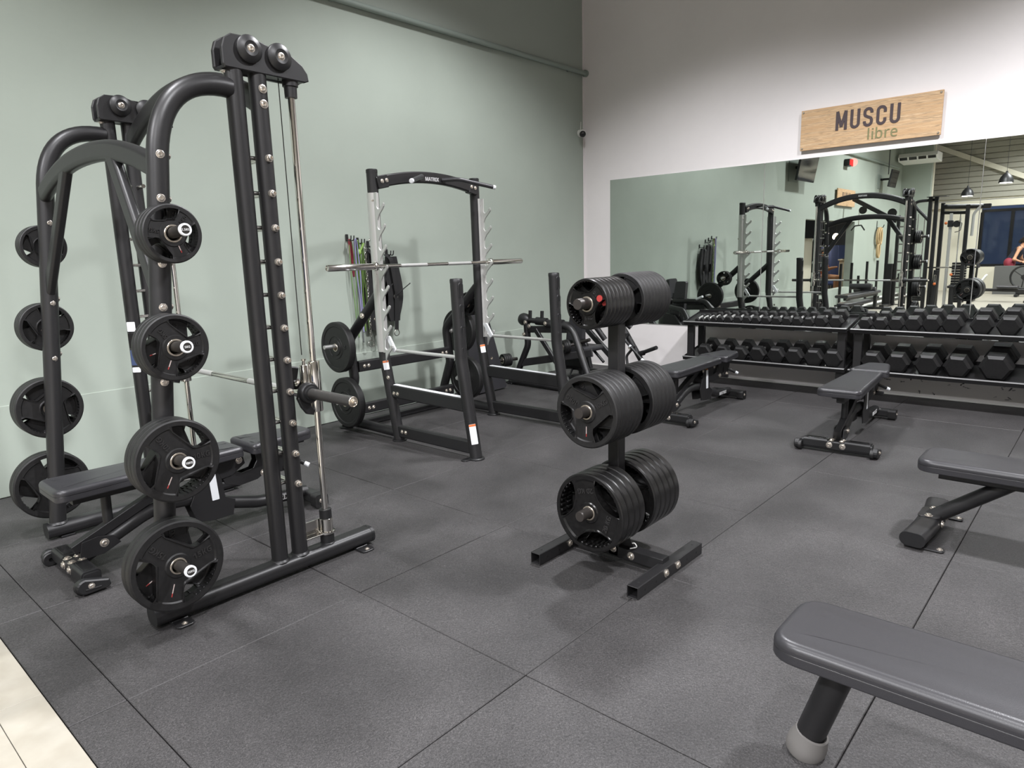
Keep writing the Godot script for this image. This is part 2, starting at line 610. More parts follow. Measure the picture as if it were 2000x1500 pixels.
func structure() -> void:
	# ---- floor: concrete slab, black rubber tiles with open joints, beige vinyl planks beyond ----
	var fl := struct("floor", mb().box(Vector3(0.6, -0.075, 1.3), Vector3(12.6, 0.11, 18.6), 0.0), M.joint)
	var x_lines := [WALL_X + 0.004]
	for k in range(-1, 11):
		x_lines.append(-3.427 + 0.982 * k)
	var z_lines := [-0.684]
	for k in range(0, 6):
		z_lines.append(-1.666 - 0.982 * k)
	z_lines.append(WALL_Z + 0.004)
	for i in x_lines.size() - 1:
		for j in z_lines.size():
			var x0: float = x_lines[i]
			var x1: float = x_lines[i + 1]
			var z1: float = z_lines[j - 1] if j > 0 else -0.502
			var z0: float = z_lines[j]
			if z1 - z0 < 0.03:
				continue
			var gap := 0.0016
			var jit := rng.randf_range(-0.0008, 0.0008)
			var b := mb().box(Vector3((x0 + x1) / 2, -0.01 + jit, (z0 + z1) / 2), Vector3(x1 - x0 - gap * 2, 0.02, z1 - z0 - gap * 2), 0.0025)
			part("border_strip" if j == 0 else "tile", b, M.floor, fl)
	for i in 9:
		for j in 2:
			var px0 := -5.38 + 0.02 if i == 0 else -3.935 + 1.215 * (i - 1)
			var px1 := -3.935 + 1.215 * i
			var pz0 := -0.5 if j == 0 else -0.36
			var pz1 := -0.36 if j == 0 else 0.25
			part("plank", mb().box(Vector3((px0 + px1) / 2, -0.009, (pz0 + pz1) / 2), Vector3(px1 - px0 - 0.002, 0.02, pz1 - pz0 - 0.002), 0.001), M.beige, fl)
	part("vinyl_sheet", mb().box(Vector3(0.6, -0.009, 5.42), Vector3(12.5, 0.02, 10.34), 0.001), M.beige, fl)

	# ---- walls ----
	var wl := struct("wall_left", mb().box(Vector3(WALL_X - 0.1, 3.1, -3.37), Vector3(0.2, 6.2, 8.34), 0.0).box(Vector3(WALL_X - 0.1, 4.14, 2.63), Vector3(0.2, 4.12, 3.66), 0.0).box(Vector3(WALL_X - 0.1, 0.21, 2.63), Vector3(0.2, 0.42, 3.66), 0.0).box(Vector3(WALL_X - 0.1, 3.1, 6.73), Vector3(0.2, 6.2, 4.54), 0.0), M.green)
	part("upper_band", mb().box(Vector3(WALL_X + 0.002, 4.96, -3.37), Vector3(0.006, 2.46, 8.33), 0.002), M.green_dark, wl)
	part("lower_panel", mb().box(Vector3(WALL_X + 0.003, 0.305, -3.37), Vector3(0.010, 0.602, 8.33), 0.002), M.green, wl)
	var wb := struct("wall_back", mb().box(Vector3(0.6, 3.1, WALL_Z - 0.1), Vector3(12.36, 6.2, 0.2), 0.0), M.paint)
	var low := mb()
	var sm := mat(Color(1, 1, 1), 0.7, 0.0, 0.3)
	sm.albedo_texture = scuff_image()
	low.flat(Vector3(-1.95, 0.01, WALL_Z + 0.004), Vector3(1.4, 0.01, WALL_Z + 0.004), Vector3(1.4, 0.44, WALL_Z + 0.004), Vector3(-1.95, 0.44, WALL_Z + 0.004), Vector3.BACK)
	for p in low.v:
		low.uv.append(Vector2((p.x + 1.95) / 3.35, 1.0 - (p.y - 0.01) / 0.43))
	part("scuffed_panel", low, sm, wb)
	var bb := struct("baseboard_back", mb().box(Vector3(-0.6, 0.008, WALL_Z + 0.006), Vector3(9.4, 0.016, 0.012), 0.003), M.white)
	bb.set_meta("kind", "structure")
	struct("wall_right", mb().box(Vector3(6.8, 3.1, 1.3), Vector3(0.2, 6.2, 18.0), 0.0), M.paint)
	struct("ceiling", mb().box(Vector3(0.6, 6.3, 1.5), Vector3(12.8, 0.2, 18.6), 0.0), M.ceiling)
	# the return of the green wall and the clad end wall, seen in the mirror
	struct("wall_return", mb().box(Vector3(-5.05, 3.1, 9.1), Vector3(0.9, 6.2, 0.2), 0.0), M.green)
	var we := struct("wall_front", mb().box(Vector3(0.6, 4.47, 10.5), Vector3(12.6, 3.46, 0.2), 0.0).box(Vector3(0.6, 0.37, 10.5), Vector3(12.6, 0.74, 0.2), 0.0).box(Vector3(-4.5, 1.7, 10.5), Vector3(2.1, 2.0, 0.2), 0.0), M.cream)
	for k in 20:
		part("cladding_board", mb().box(Vector3(0.6, 2.86 + 0.162 * k, 10.375), Vector3(12.6, 0.150, 0.05), 0.012), M.cladding, we)
	struct("trim_1", mb().box(Vector3(0.6, 2.62, 10.36), Vector3(12.6, 0.20, 0.10), 0.01), M.cream)
	struct("trim_2", mb().box(Vector3(-4.62, 3.85, 9.25), Vector3(0.10, 4.7, 0.10), 0.01), M.cream)
	struct("trim_3", mb().bar(pts([Vector3(-4.834, 4.443, 10.3), Vector3(0.6, 1.81 + 0.05, 10.3).lerp(Vector3(-2.491, 3.309, 10.3), 0.6)]), 0.10, 0.14, 0.01), M.cream)
	var w1 := struct("window_1", mb().box(Vector3(1.6, 2.40, 10.46), Vector3(10.1, 0.08, 0.12), 0.004).box(Vector3(1.6, 0.77, 10.46), Vector3(10.1, 0.08, 0.12), 0.004), M.black_gloss)
	for k in 7:
		part("mullion", mb().box(Vector3(-3.43 + 0.76 * k, 1.585, 10.46), Vector3(0.09, 1.56, 0.12), 0.004), M.black_gloss, w1)
	for k in 6:
		part("pane", mb().box(Vector3(-3.05 + 0.76 * k, 1.585, 10.47), Vector3(0.67, 1.55, 0.008), 0.0), M.glass, w1)
	# corner bead
	struct("trim_4", mb().box(Vector3(WALL_X + 0.004, 3.1, WALL_Z + 0.012), Vector3(0.008, 6.18, 0.024), 0.002), M.paint)


func fittings() -> void:
	# ---- mirrors on the white wall ----
	var xs := [-4.98, -3.008, -1.038, 0.932, 2.902]
	var which := ["leftmost wall mirror panel beside the green corner above the left dumbbell rack", "wall mirror panel under the wooden sign, above the left rack's right half", "wall mirror panel above the right dumbbell rack, third from the green corner", "wall mirror panel farthest from the green corner"]
	for k in 4:
		var x0: float = xs[k]
		var x1: float = xs[k + 1]
		var o := single("wall_mirror", mb().box(Vector3((x0 + x1) / 2, 1.482, WALL_Z + 0.005), Vector3(x1 - x0 - 0.004, 1.784, 0.008), 0.0015), M.mirror, which[k], "mirror", "")
		o.set_meta("group", "mirror panels on the white wall")
	# ---- the MUSCU libre sign ----
	var sg := thing("wall_sign", "pale oak sign board reading MUSCU libre on the white wall above the mirror", "sign", Vector3(-2.013, 2.644, WALL_Z + 0.03))
	var sb := mb().box(Vector3.ZERO, Vector3(1.25, 0.39, 0.02), 0.0015)
	for p in sb.v:
		sb.uv.append(Vector2(p.x / 1.25 + 0.5, 0.5 - p.y / 0.39))
	part("board", sb, M.wood, sg)
	for s in [[-0.605, 0.175], [0.605, 0.175], [-0.605, -0.175], [0.605, -0.175]]:
		var c := mb().lathe(Vector3(s[0], s[1], 0.0), Vector3.BACK, PackedVector2Array([Vector2(0.010, -0.03), Vector2(0.010, 0.014), Vector2(0.007, 0.017), Vector2(0, 0.017)]), 12)
		part("standoff", c, M.ring, sg)
	# MUSCU in narrow capitals, drawn as strokes
	var x := -0.288
	for ch in "MUSCU":
		var w := 0.105 if ch == "M" else 0.088
		part("letter", capital(ch, w, 0.178, 0.026, Vector3(x, -0.040, 0.0125)), M.ink, sg)
		x += w + 0.0285
	var t := text_mesh("libre", 0.098, 0.003, "Droid Sans", 400)
	t.horizontal_alignment = HORIZONTAL_ALIGNMENT_RIGHT
	var lt := part("lettering", t, M.olive, sg)
	lt.position = Vector3(0.275, -0.112, 0.0125)
	# ---- conduit on the green wall, running into the white wall ----
	single("conduit_pipe", mb().tube(pts([Vector3(WALL_X + 0.045, 3.697, 8.4), Vector3(WALL_X + 0.045, 3.697, WALL_Z + 0.02)]), 0.028, 14), M.pipe, "grey green conduit pipe running high along the green wall", "pipe")
	var pc := taken_node("conduit_pipe")
	part("end_socket", mb().lathe(Vector3(WALL_X + 0.045, 3.697, WALL_Z + 0.002), Vector3.BACK, PackedVector2Array([Vector2(0.042, 0), Vector2(0.042, 0.03), Vector2(0.03, 0.034), Vector2(0.028, 0.034)]), 16), M.pipe, pc)
	for k in 9:
		part("pipe_clip", mb().box(Vector3(WALL_X + 0.02, 3.697, -7.2 + 1.7 * k), Vector3(0.044, 0.05, 0.03), 0.004), M.pipe, pc)
	# ---- security camera in the corner ----
	var cc := thing("security_camera", "small white security camera high in the corner of the green and white walls", "camera", Vector3(WALL_X + 0.02, 2.965, -7.44))
	part("mount", mb().lathe(Vector3(-0.018, 0.01, 0), Vector3.RIGHT, PackedVector2Array([Vector2(0.045, 0), Vector2(0.045, 0.016), Vector2(0.035, 0.024), Vector2(0, 0.024)]), 16), M.white, cc)
	part("arm", mb().rod(Vector3(0, 0.01, 0), Vector3(0.05, 0, 0.03), 0.018), M.white, cc)
	var look := Vector3(0.62, -0.28, 0.73).normalized()
	part("body", mb().lathe(Vector3(0.05, 0, 0.03) - look * 0.035, look, PackedVector2Array([Vector2(0, 0), Vector2(0.036, 0.004), Vector2(0.045, 0.016), Vector2(0.045, 0.085), Vector2(0.040, 0.094)]), 18), M.white, cc)
	part("lens", mb().lathe(Vector3(0.05, 0, 0.03) + look * 0.055, look, PackedVector2Array([Vector2(0.040, 0), Vector2(0.036, 0.003), Vector2(0.02, 0.001), Vector2(0.012, 0.004), Vector2(0, 0.005)]), 18), M.black_gloss, cc)
	single("camera_cable", mb().rod(Vector3(WALL_X + 0.006, 3.02, -7.46), Vector3(WALL_X + 0.006, 3.12, -7.47), 0.005, 8), M.white, "short white cable rising from the corner security camera", "cable")
	# ---- the high-bay lamps: a bell, a driver and a glowing mouth ----
	for l in lamps:
		var o := thing("high_bay_lamp", "dark bell-shaped high-bay lamp hung above %s" % l[2], "lamp", Vector3(l[0], LAMP_Y, l[1]))
		part("bell", mb().lathe(Vector3.ZERO, Vector3.UP, PackedVector2Array([Vector2(0.245, 0.0), Vector2(0.25, 0.0), Vector2(0.23, 0.06), Vector2(0.15, 0.20), Vector2(0.09, 0.24), Vector2(0, 0.245)]), 28), M.plastic, o)
		part("lamp_glow", mb().lathe(Vector3(0, 0.03, 0), Vector3.UP, PackedVector2Array([Vector2(0, 0), Vector2(0.22, 0.0), Vector2(0.22, 0.01), Vector2(0, 0.01)]), 28), M.glow, o)
		part("driver", mb().lathe(Vector3(0, 0.24, 0), Vector3.UP, PackedVector2Array([Vector2(0.075, 0), Vector2(0.075, 0.16), Vector2(0.06, 0.18), Vector2(0, 0.18)]), 18), M.plastic, o)
		part("cord", mb().rod(Vector3(0, 0.40, 0), Vector3(0, 6.2 - LAMP_Y, 0), 0.006, 6), M.black, o)


func taken_node(called: String) -> Node:
	return get_node(NodePath(called))


# one narrow capital as a single flat letter with thickness
func capital(ch: String, w: float, h: float, s: float, o: Vector3) -> MB:
	var m := mb()
	var lines := []
	var r := w * 0.5 - s * 0.5
	match ch:
		"M":
			lines = [[Vector2(s / 2, 0), Vector2(s / 2, h)], [Vector2(w - s / 2, 0), Vector2(w - s / 2, h)], [Vector2(s * 0.55, h), Vector2(w / 2, s * 1.2)], [Vector2(w - s * 0.55, h), Vector2(w / 2, s * 1.2)]]
		"U":
			var u := [Vector2(s / 2, h)]
			for k in 13:
				u.append(Vector2(w / 2 - cos(PI * k / 12.0) * r, r + s / 2 - sin(PI * k / 12.0) * r))
			u.append(Vector2(w - s / 2, h))
			lines = [u]
		"C":
			var u := [Vector2(w - s / 2, h * 0.64)]
			for k in 13:
				u.append(Vector2(w / 2 + cos(PI * k / 12.0) * r, h - r - s / 2 + sin(PI * k / 12.0) * r))
			for k in 13:
				u.append(Vector2(w / 2 - cos(PI * k / 12.0) * r, r + s / 2 - sin(PI * k / 12.0) * r))
			u.append(Vector2(w - s / 2, h * 0.36))
			lines = [u]
		"S":
			var u := [Vector2(w - s / 2, h * 0.70)]
			for k in 13:
				u.append(Vector2(w / 2 + cos(PI * k / 12.0) * r, h - r - s / 2 + sin(PI * k / 12.0) * r))
			u.append(Vector2(s / 2, h * 0.66))
			u.append(Vector2(s * 0.75, h * 0.57))
			u.append(Vector2(w - s * 0.75, h * 0.43))
			u.append(Vector2(w - s / 2, h * 0.34))
			for k in 13:
				u.append(Vector2(w / 2 + cos(PI * k / 12.0) * r, r + s / 2 - sin(PI * k / 12.0) * r))
			u.append(Vector2(s / 2, h * 0.30))
			lines = [u]
	for l in lines:
		o.z += 0.0004
		var p := PackedVector3Array()
		for q in l:
			p.append(o + Vector3(q.x, q.y, 0))
		m.bar(p, s, 0.003, 0.0003, Vector3.BACK, 1)
	return m


# ---------- weight plates: axis along z, centre at the origin ----------
var plates := {}


# style "swirl": three handle holes with one straight side, from a narrow tip to a wide end; style "grip": three even pockets with finger ribs
func plate_body(R: float, t: float, style: String) -> MB:
	var m := mb()
	var K := 96
	var hout := 0.855 if style == "swirl" else 0.885
	var bore := 0.0265 / R
	var hub := maxf(0.20, 0.047 / R)
	var h := t * 0.5
	var field := h - minf(0.006, t * 0.16)
	var cols := []
	var hole := []
	for i in K:
		var th := TAU * i / K
		var hin := hout
		if style == "swirl":
			var span := deg_to_rad(78.0)
			var u := fposmod(deg_to_rad(109.0) - th, TAU / 3.0) / span
			if u < 1.0:
				if u < 0.78:
					# a straight line from the tip to the inner corner
					var p0 := Vector2(cos(0.0), sin(0.0)) * (hout - 0.05)
					var p1 := Vector2(cos(span * 0.78), sin(span * 0.78)) * 0.47
					var d := Vector2(cos(u * span), sin(u * span))
					var e := p1 - p0
					hin = p0.cross(e) / d.cross(e)
				else:
					var w := (u - 0.78) / 0.22
					hin = lerpf(0.47, hout, 1.0 - sqrt(maxf(0.0, 1.0 - w * w * w)))
				if u < 0.05:
					hin = lerpf(hout, hin, u / 0.05)
		else:
			var a := absf(fposmod(th - PI / 2 - 0.5 + PI / 3.0, TAU / 3.0) - PI / 3.0) / deg_to_rad(37.0)
			if a < 1.0:
				hin = lerpf(hout, 0.47, pow(1.0 - pow(a, 2.6), 0.5))
		hole.append(hin < hout - 0.004)
		var lip := 0.035
		var r3 := minf(hin - lip - 0.03, 0.80)
		r3 = maxf(r3, hub + 0.05)
		var r4 := maxf(r3 + 0.012, hin - lip)
		var rr := [bore, hub, hub + 0.025, r3, minf(r4, hin), hin, hout, 0.955, 0.99, 1.0]
		var zz := [h * 0.98, h * 0.98, field, field, h * 0.95, h * 0.95, h * 0.97, h, h - 0.003, h - 0.008]
		cols.append([rr, zz, Vector2(cos(th), sin(th))])
	for s in [-1.0, 1.0]:
		var at := func(i: int, k: int) -> Vector3:
			var c = cols[posmod(i, K)]
			return Vector3(c[2].x * c[0][k] * R, c[2].y * c[0][k] * R, s * c[1][k])
		for i in K:
			for k in 9:
				if k == 5 and hole[i] and hole[(i + 1) % K]:
					continue
				var nn := []
				for q in [i, i + 1]:
					var dt: Vector3 = at.call(q + 1, k) - at.call(q - 1, k)
					var dr: Vector3 = at.call(q, k + 1) - at.call(q, k)
					var c := dt.cross(dr)
					if c.length() < 1e-9:
						c = Vector3(0, 0, s)
					c = c.normalized()
					if c.z * s < 0.0:
						c = -c
					if k == 8:
						c = (c + Vector3(cols[posmod(q, K)][2].x, cols[posmod(q, K)][2].y, 0)).normalized()
					nn.append(c)
				m.quad(at.call(i, k), at.call(i, k + 1), at.call(i + 1, k + 1), at.call(i + 1, k), nn[0], nn[0], nn[1], nn[1])
	for i in K:
		var a = cols[i]
		var b = cols[(i + 1) % K]
		var na := Vector3(a[2].x, a[2].y, 0)
		var nb := Vector3(b[2].x, b[2].y, 0)
		var side := func(k: int, sign: float) -> void:
			m.quad(Vector3(a[2].x * a[0][k] * R, a[2].y * a[0][k] * R, -a[1][k]), Vector3(a[2].x * a[0][k] * R, a[2].y * a[0][k] * R, a[1][k]), Vector3(b[2].x * b[0][k] * R, b[2].y * b[0][k] * R, b[1][k]), Vector3(b[2].x * b[0][k] * R, b[2].y * b[0][k] * R, -b[1][k]), na * sign, na * sign, nb * sign, nb * sign)
		side.call(9, 1.0)
		side.call(0, -1.0)
		if hole[i] and hole[(i + 1) % K]:
			side.call(5, 1.0)
			side.call(6, -1.0)
	# finger ribs along the outer edge of each hole
	for g in 3:
		for k in 7:
			var a := TAU / 3.0 * g + PI / 2 + 0.5 + deg_to_rad(-27.0 + 9.0 * k) if style == "grip" else deg_to_rad(109.0 - 120.0 * g - 16.0 - 7.0 * k)
			var e := Vector3(cos(a), sin(a), 0)
			var l := (0.05 if style == "grip" else 0.022) * R
			m.box(e * (hout * R - l * 0.35), Vector3(l, (0.013 if style == "grip" else 0.007) * R / 0.2, t * 0.72), 0.002, Basis(e, Vector3(-e.y, e.x, 0), Vector3.BACK))
	return m


func make_plate(key: String, R: float, t: float, style: String, material: Material, words := "", mark := "") -> void:
	var o := Node3D.new()
	o.name = "weight_plate"
	if style == "bumper":
		var h := t * 0.5
		part("body", mb().lathe(Vector3.ZERO, Vector3.BACK, PackedVector2Array([Vector2(0.027, -h), Vector2(0.30 * R, -h), Vector2(0.33 * R, -h + 0.006), Vector2(0.80 * R, -h + 0.006), Vector2(0.83 * R, -h), Vector2(0.96 * R, -h), Vector2(R, -h + 0.008), Vector2(R, h - 0.008), Vector2(0.96 * R, h), Vector2(0.83 * R, h), Vector2(0.80 * R, h - 0.006), Vector2(0.46 * R, h - 0.006), Vector2(0.44 * R, h - 0.002), Vector2(0.42 * R, h - 0.006), Vector2(0.33 * R, h - 0.006), Vector2(0.30 * R, h), Vector2(0.027, h), Vector2(0.027, -h)]), 48), material, o)
	else:
		part("body", plate_body(R, t, style), material, o)
	var z := t * 0.5
	part("hub_ring", mb().lathe(Vector3.ZERO, Vector3.BACK, PackedVector2Array([Vector2(0.0262, -z - 0.001), Vector2(0.034, -z - 0.001), Vector2(0.034, z + 0.001), Vector2(0.0325, z + 0.003), Vector2(0.0280, z + 0.003), Vector2(0.0262, z), Vector2(0.0255, -z - 0.001)]), 24), M.ring, o)
	if words:
		var f := z - minf(0.006, t * 0.16)
		var list := [132.0, 12.0] if style == "swirl" else [58.6, 298.6]
		if style == "bumper":
			list = [-20.0]
			f = z - 0.006
		for a in list:
			var tm := text_mesh(words, 0.125 * R, 0.004, "Droid Sans", 700)
			var l := part("lettering", tm, M.emboss, o)
			var e := Vector3(cos(deg_to_rad(a)), sin(deg_to_rad(a)), 0)
			var turn := deg_to_rad(a + (0.0 if style == "swirl" else 90.0))
			l.transform = Transform3D(Basis(Vector3.BACK, turn), e * R * (0.55 if style != "bumper" else 0.60) + Vector3(0, 0, f + 0.0015))
	if style == "swirl" and R > 0.10:
		var a := deg_to_rad(252.0)
		part("brand_strip", mb().box(Vector3(cos(a) * R * 0.50, sin(a) * R * 0.50, z - minf(0.006, t * 0.16) + 0.001), Vector3(R * 0.20, 0.0035, 0.002), 0.0005, Basis(Vector3.BACK, a)), M.brand, o)
		part("brand_strip", mb().box(Vector3(cos(a) * R * 0.64, sin(a) * R * 0.64, z - minf(0.006, t * 0.16) + 0.001), Vector3(R * 0.08, 0.0035, 0.002), 0.0005, Basis(Vector3.BACK, a)), M.badge, o)
	if mark == "red":
		part("badge", mb().lathe(Vector3(0.09 * R / 0.19, 0.42 * R, z - 0.004), Vector3.BACK, PackedVector2Array([Vector2(0.13 * R, 0), Vector2(0.13 * R, 0.003), Vector2(0, 0.003)]), 20), M.badge, o)
	plates[key] = o


func make_plates() -> void:
	M.horn = mat(Color(0.20, 0.195, 0.19), 0.35)
	M.horn_metal = mat(Color(0.20, 0.19, 0.18), 0.36, 0.3)
	M.brand = mat(Color(0.72, 0.66, 0.64), 0.5)
	M.badge = mat(Color(0.62, 0.20, 0.19), 0.5)
	make_plate("s15", 0.188, 0.040, "swirl", M.rubber, "15KG")
	make_plate("s10", 0.166, 0.036, "swirl", M.rubber, "10KG")
	make_plate("s5", 0.131, 0.030, "swirl", M.rubber, "5KG")
	make_plate("s2", 0.112, 0.026, "swirl", M.rubber, "2.5KG")
	make_plate("t20", 0.188, 0.045, "grip", M.rubber_gloss, "20 KG")
	make_plate("t10", 0.166, 0.034, "swirl", M.rubber, "10KG")
	make_plate("t5", 0.112, 0.030, "grip", M.rubber_gloss, "5 KG", "red")
	make_plate("t5s", 0.125, 0.030, "swirl", M.rubber, "5KG")
	make_plate("bumper", 0.215, 0.062, "bumper", M.rubber, "10")
	make_plate("small", 0.075, 0.024, "swirl", M.rubber, "")


# put a plate with its face towards dir
func put_plate(key: String, at: Vector3, dir: Vector3, spin: float, label: String, group: String) -> Node3D:
	var o := dup(plates[key], "weight_plate", label, group)
	o.set_meta("category", "weight plate")
	dir = dir.normalized()
	var y := (Vector3.UP - dir * dir.y).normalized()
	o.transform = Transform3D(Basis(y.cross(dir), y, dir) * Basis(Vector3.BACK, spin), at)
	return o


# a row of plates on one horn, counted from its tip inwards
func plate_row(key: String, count: int, tip: Vector3, dir: Vector3, pitch: float, where: String, group: String, spin := 0.0) -> void:
	var words := ["outermost", "second from tip", "third from tip", "fourth from tip", "fifth from tip", "sixth from tip", "seventh from tip", "eighth from tip"]
	for k in count:
		var w: String = words[k] if k < count - 1 or k == 0 else "innermost"
		if count == 1:
			w = "only plate"
		put_plate(key, tip - dir * pitch * k, dir, spin + rng.randf_range(-1.0, 1.0) * (0.0 if k == 0 else 1.0), "black weight plate, %s on %s" % [w, where], group)


# a storage horn for plates: sleeve, collar and end cap
func horn(parent: Node, a: Vector3, b: Vector3, r := 0.024, cap_mat: Material = null) -> void:
	var d := (b - a).normalized()
	part("plate_horn", mb().rod(a, b, r, 18).lathe(a, d, PackedVector2Array([Vector2(r * 2.0, 0), Vector2(r * 2.0, 0.012), Vector2(r * 1.9, 0.014), Vector2(r, 0.014)]), 18), M.horn, parent)
	if cap_mat:
		part("end_cap", mb().lathe(b - d * 0.004, d, PackedVector2Array([Vector2(r * 1.06, 0), Vector2(r * 1.06, 0.006), Vector2(r * 0.96, 0.008), Vector2(r * 0.74, 0.008), Vector2(r * 0.72, 0.006), Vector2(0, 0.006)]), 20), cap_mat, parent)


# a child mesh given in the room's coordinates under a thing that stands unturned
func wpart(called: String, what: Variant, m: Material, root: Node3D) -> MeshInstance3D:
	var o := part(called, what, m, root)
	o.position = -root.position
	return o


func wbolt(root: Node3D, at: Vector3, dir: Vector3, s := 1.0) -> void:
	bolt(root, at - root.position, dir, s)


func wtext(root: Node3D, s: String, size: float, at: Vector3, b: Basis, m: Material) -> MeshInstance3D:
	var o := part("lettering", text_mesh(s, size, 0.002), m, root)
	o.transform = Transform3D(b, at - root.position)
	return o


func smith_machine() -> void:
	var o := thing("smith_machine", "tall black smith machine with two plate columns standing against the green wall", "smith machine", Vector3(-3.595, 0, -1.5))
	for s in [1.0, -1.0]:
		var x := -2.87 if s > 0 else -4.32
		var X := func(d: float) -> float: return x + s * d
		wpart("base_rail", mb().bar(pts([Vector3(x, 0.051, -0.945), Vector3(x, 0.051, -2.03)]), 0.100, 0.078, 0.034, Vector3.UP, 5), M.black, o)
		for z in [-0.944, -2.031]:
			wpart("end_cap", mb().bar(pts([Vector3(x, 0.051, z - 0.008), Vector3(x, 0.051, z + 0.008)]), 0.102, 0.080, 0.034, Vector3.UP, 5), M.plastic, o)
		for z in [-1.03, -1.96]:
			wpart("foot_tab", mb().slab(Vector3(X.call(0.040), 0.006, z), Vector3.RIGHT, Vector3.BACK, rrect2(0.13, 0.075, 0.02), 0.008), M.black, o)
			wpart("rubber_foot", mb().box(Vector3(x, 0.007, z), Vector3(0.08, 0.012, 0.07), 0.003), M.plastic, o)
			wbolt(o, Vector3(X.call(0.082), 0.010, z), Vector3.UP, 0.7)
		# twin columns
		for z in [-1.522, -1.628]:
			wpart("column", mb().tube(pts([Vector3(x, 0.085, z), Vector3(x, 2.29, z)]), 0.0375, 22), M.black, o)
			wpart("weld_collar", mb().lathe(Vector3(x, 0.084, z), Vector3.UP, PackedVector2Array([Vector2(0.047, 0), Vector2(0.044, 0.006), Vector2(0.037, 0.012)]), 22), M.black, o)
		for y in [2.205, 2.144]:
			wbolt(o, Vector3(X.call(0.0375), y, -1.628), Vector3(s, 0, 0), 1.05)
		for k in 11:
			var y := 1.921 - 0.1475 * k
			wpart("hook_peg", mb().rod(Vector3(X.call(-0.030), y, -1.628), Vector3(X.call(-0.115), y, -1.628), 0.011, 12), M.chrome, o)
			wpart("peg_bolt", mb().lathe(Vector3(X.call(0.034), y, -1.628), Vector3(s, 0, 0), PackedVector2Array([Vector2(0.017, 0), Vector2(0.017, 0.007), Vector2(0.0155, 0.012), Vector2(0.011, 0.013), Vector2(0.0105, 0.026), Vector2(0.009, 0.028), Vector2(0.005, 0.028), Vector2(0.0045, 0.02), Vector2(0, 0.02)]), 14), M.bolt, o)
			wpart("peg_link", mb().rod(Vector3(X.call(-0.02), y + 0.004, -1.55), Vector3(X.call(-0.02), y + 0.004, -1.60), 0.009, 10), M.chrome, o)
		# plate column, bent over to meet the front column
		var up := pts([Vector3(x, 0.08, -0.998)])
		for k in 17:
			var t := k / 16.0
			var b0 := Vector3(x, 1.87, -1.174)
			var b1 := Vector3(x, 2.225, -1.200)
			var b2 := Vector3(x, 2.195, -1.50)
			up.append(b0.lerp(b1, t).lerp(b1.lerp(b2, t), t))
		wpart("plate_column", mb().tube(up, 0.041, 22, false), M.black, o)
		wpart("weld_collar", mb().lathe(Vector3(x, 0.084, -0.998), Vector3.UP, PackedVector2Array([Vector2(0.051, 0), Vector2(0.047, 0.006), Vector2(0.040, 0.012)]), 22), M.black, o)
		var zu := func(y: float) -> float: return -0.998 - (y - 0.08) * 0.0983
		for y in [1.90, 1.735, 1.485, 1.315, 1.02, 0.86, 0.56]:
			wbolt(o, Vector3(X.call(0.0405), y, zu.call(y) + 0.006), Vector3(s, 0, 0.15), 0.9)
		for y in [1.90, 1.735, 1.485, 1.315, 1.02]:
			wbolt(o, Vector3(x, y, zu.call(y) - 0.040), Vector3(0, 0, -1), 0.85)
			wbolt(o, Vector3(X.call(-0.038), y - 0.02, zu.call(y)), Vector3(-s, 0, 0.1), 0.85)
		# storage horns and their plates
		var rows := [["s2", 1.600, 3, 0.113, 0.030], ["s5", 1.167, 3, 0.131, 0.032], ["s10", 0.722, 3, 0.167, 0.034], ["s15", 0.290, 2, 0.188, 0.042]]
		var names := ["topmost", "second highest", "second lowest", "lowest"]
		for k in 4:
			var y: float = rows[k][1]
			var z: float = zu.call(y) + 0.003
			var d := Vector3(s, 0.06, 0).normalized()
			var a := Vector3(X.call(0.036), y - 0.006, z)
			var b := a + d * 0.212
			part("plate_horn", mb().rod(a, b, 0.0215, 18), M.horn_metal, o).position = -o.position
			wpart("horn_flange", mb().lathe(a, d, PackedVector2Array([Vector2(0.05, 0), Vector2(0.05, 0.012), Vector2(0.022, 0.014)]), 20), M.black, o)
			wpart("end_cap", mb().lathe(b - d * 0.010, d, PackedVector2Array([Vector2(0.0215, 0), Vector2(0.0235, 0.001), Vector2(0.0235, 0.010), Vector2(0.021, 0.012), Vector2(0.0165, 0.012), Vector2(0.016, 0.011)]), 22), M.label, o)
			wpart("cap_label", mb().lathe(b - d * 0.001, d, PackedVector2Array([Vector2(0.0165, 0), Vector2(0, 0.0005)]), 20), M.black_gloss, o)
			var cap_words: String = ["2.5KG", "5KG", "10KG", "15KG"][k]
			wtext(o, cap_words, 0.0085, b + d * 0.0012, Basis(Vector3(0, 0, -s), Vector3.UP, Vector3(s, 0, 0)), M.logo_white)
			var t: float = rows[k][4]
			var n: int = rows[k][2]
			var tip := a + d * (0.014 + t * (n - 0.5)) - Vector3(0, 0.003, 0)
			plate_row(rows[k][0], n, tip, Vector3(s, 0, 0), t, "the %s smith column's %s horn" % ["nearer" if s > 0 else "wall-side", names[k]], "plates stored on the smith machine", [0.66, -0.12, -0.18, 0.0][k])
		# pulley housing
		var prof := PackedVector2Array([Vector2(-1.462, 2.280), Vector2(-1.462, 2.345), Vector2(-1.475, 2.382), Vector2(-1.505, 2.402), Vector2(-1.60, 2.404), Vector2(-1.66, 2.385), Vector2(-1.70, 2.378), Vector2(-1.775, 2.365), Vector2(-1.83, 2.330), Vector2(-1.853, 2.300), Vector2(-1.858, 2.270), Vector2(-1.84, 2.262), Vector2(-1.47, 2.268)])
		for d in [0.030, -0.046]:
			wpart("housing_plate", mb().slab(Vector3(X.call(d), 0, 0), Vector3.BACK, Vector3.UP, prof, 0.022, 0.004), M.black, o)
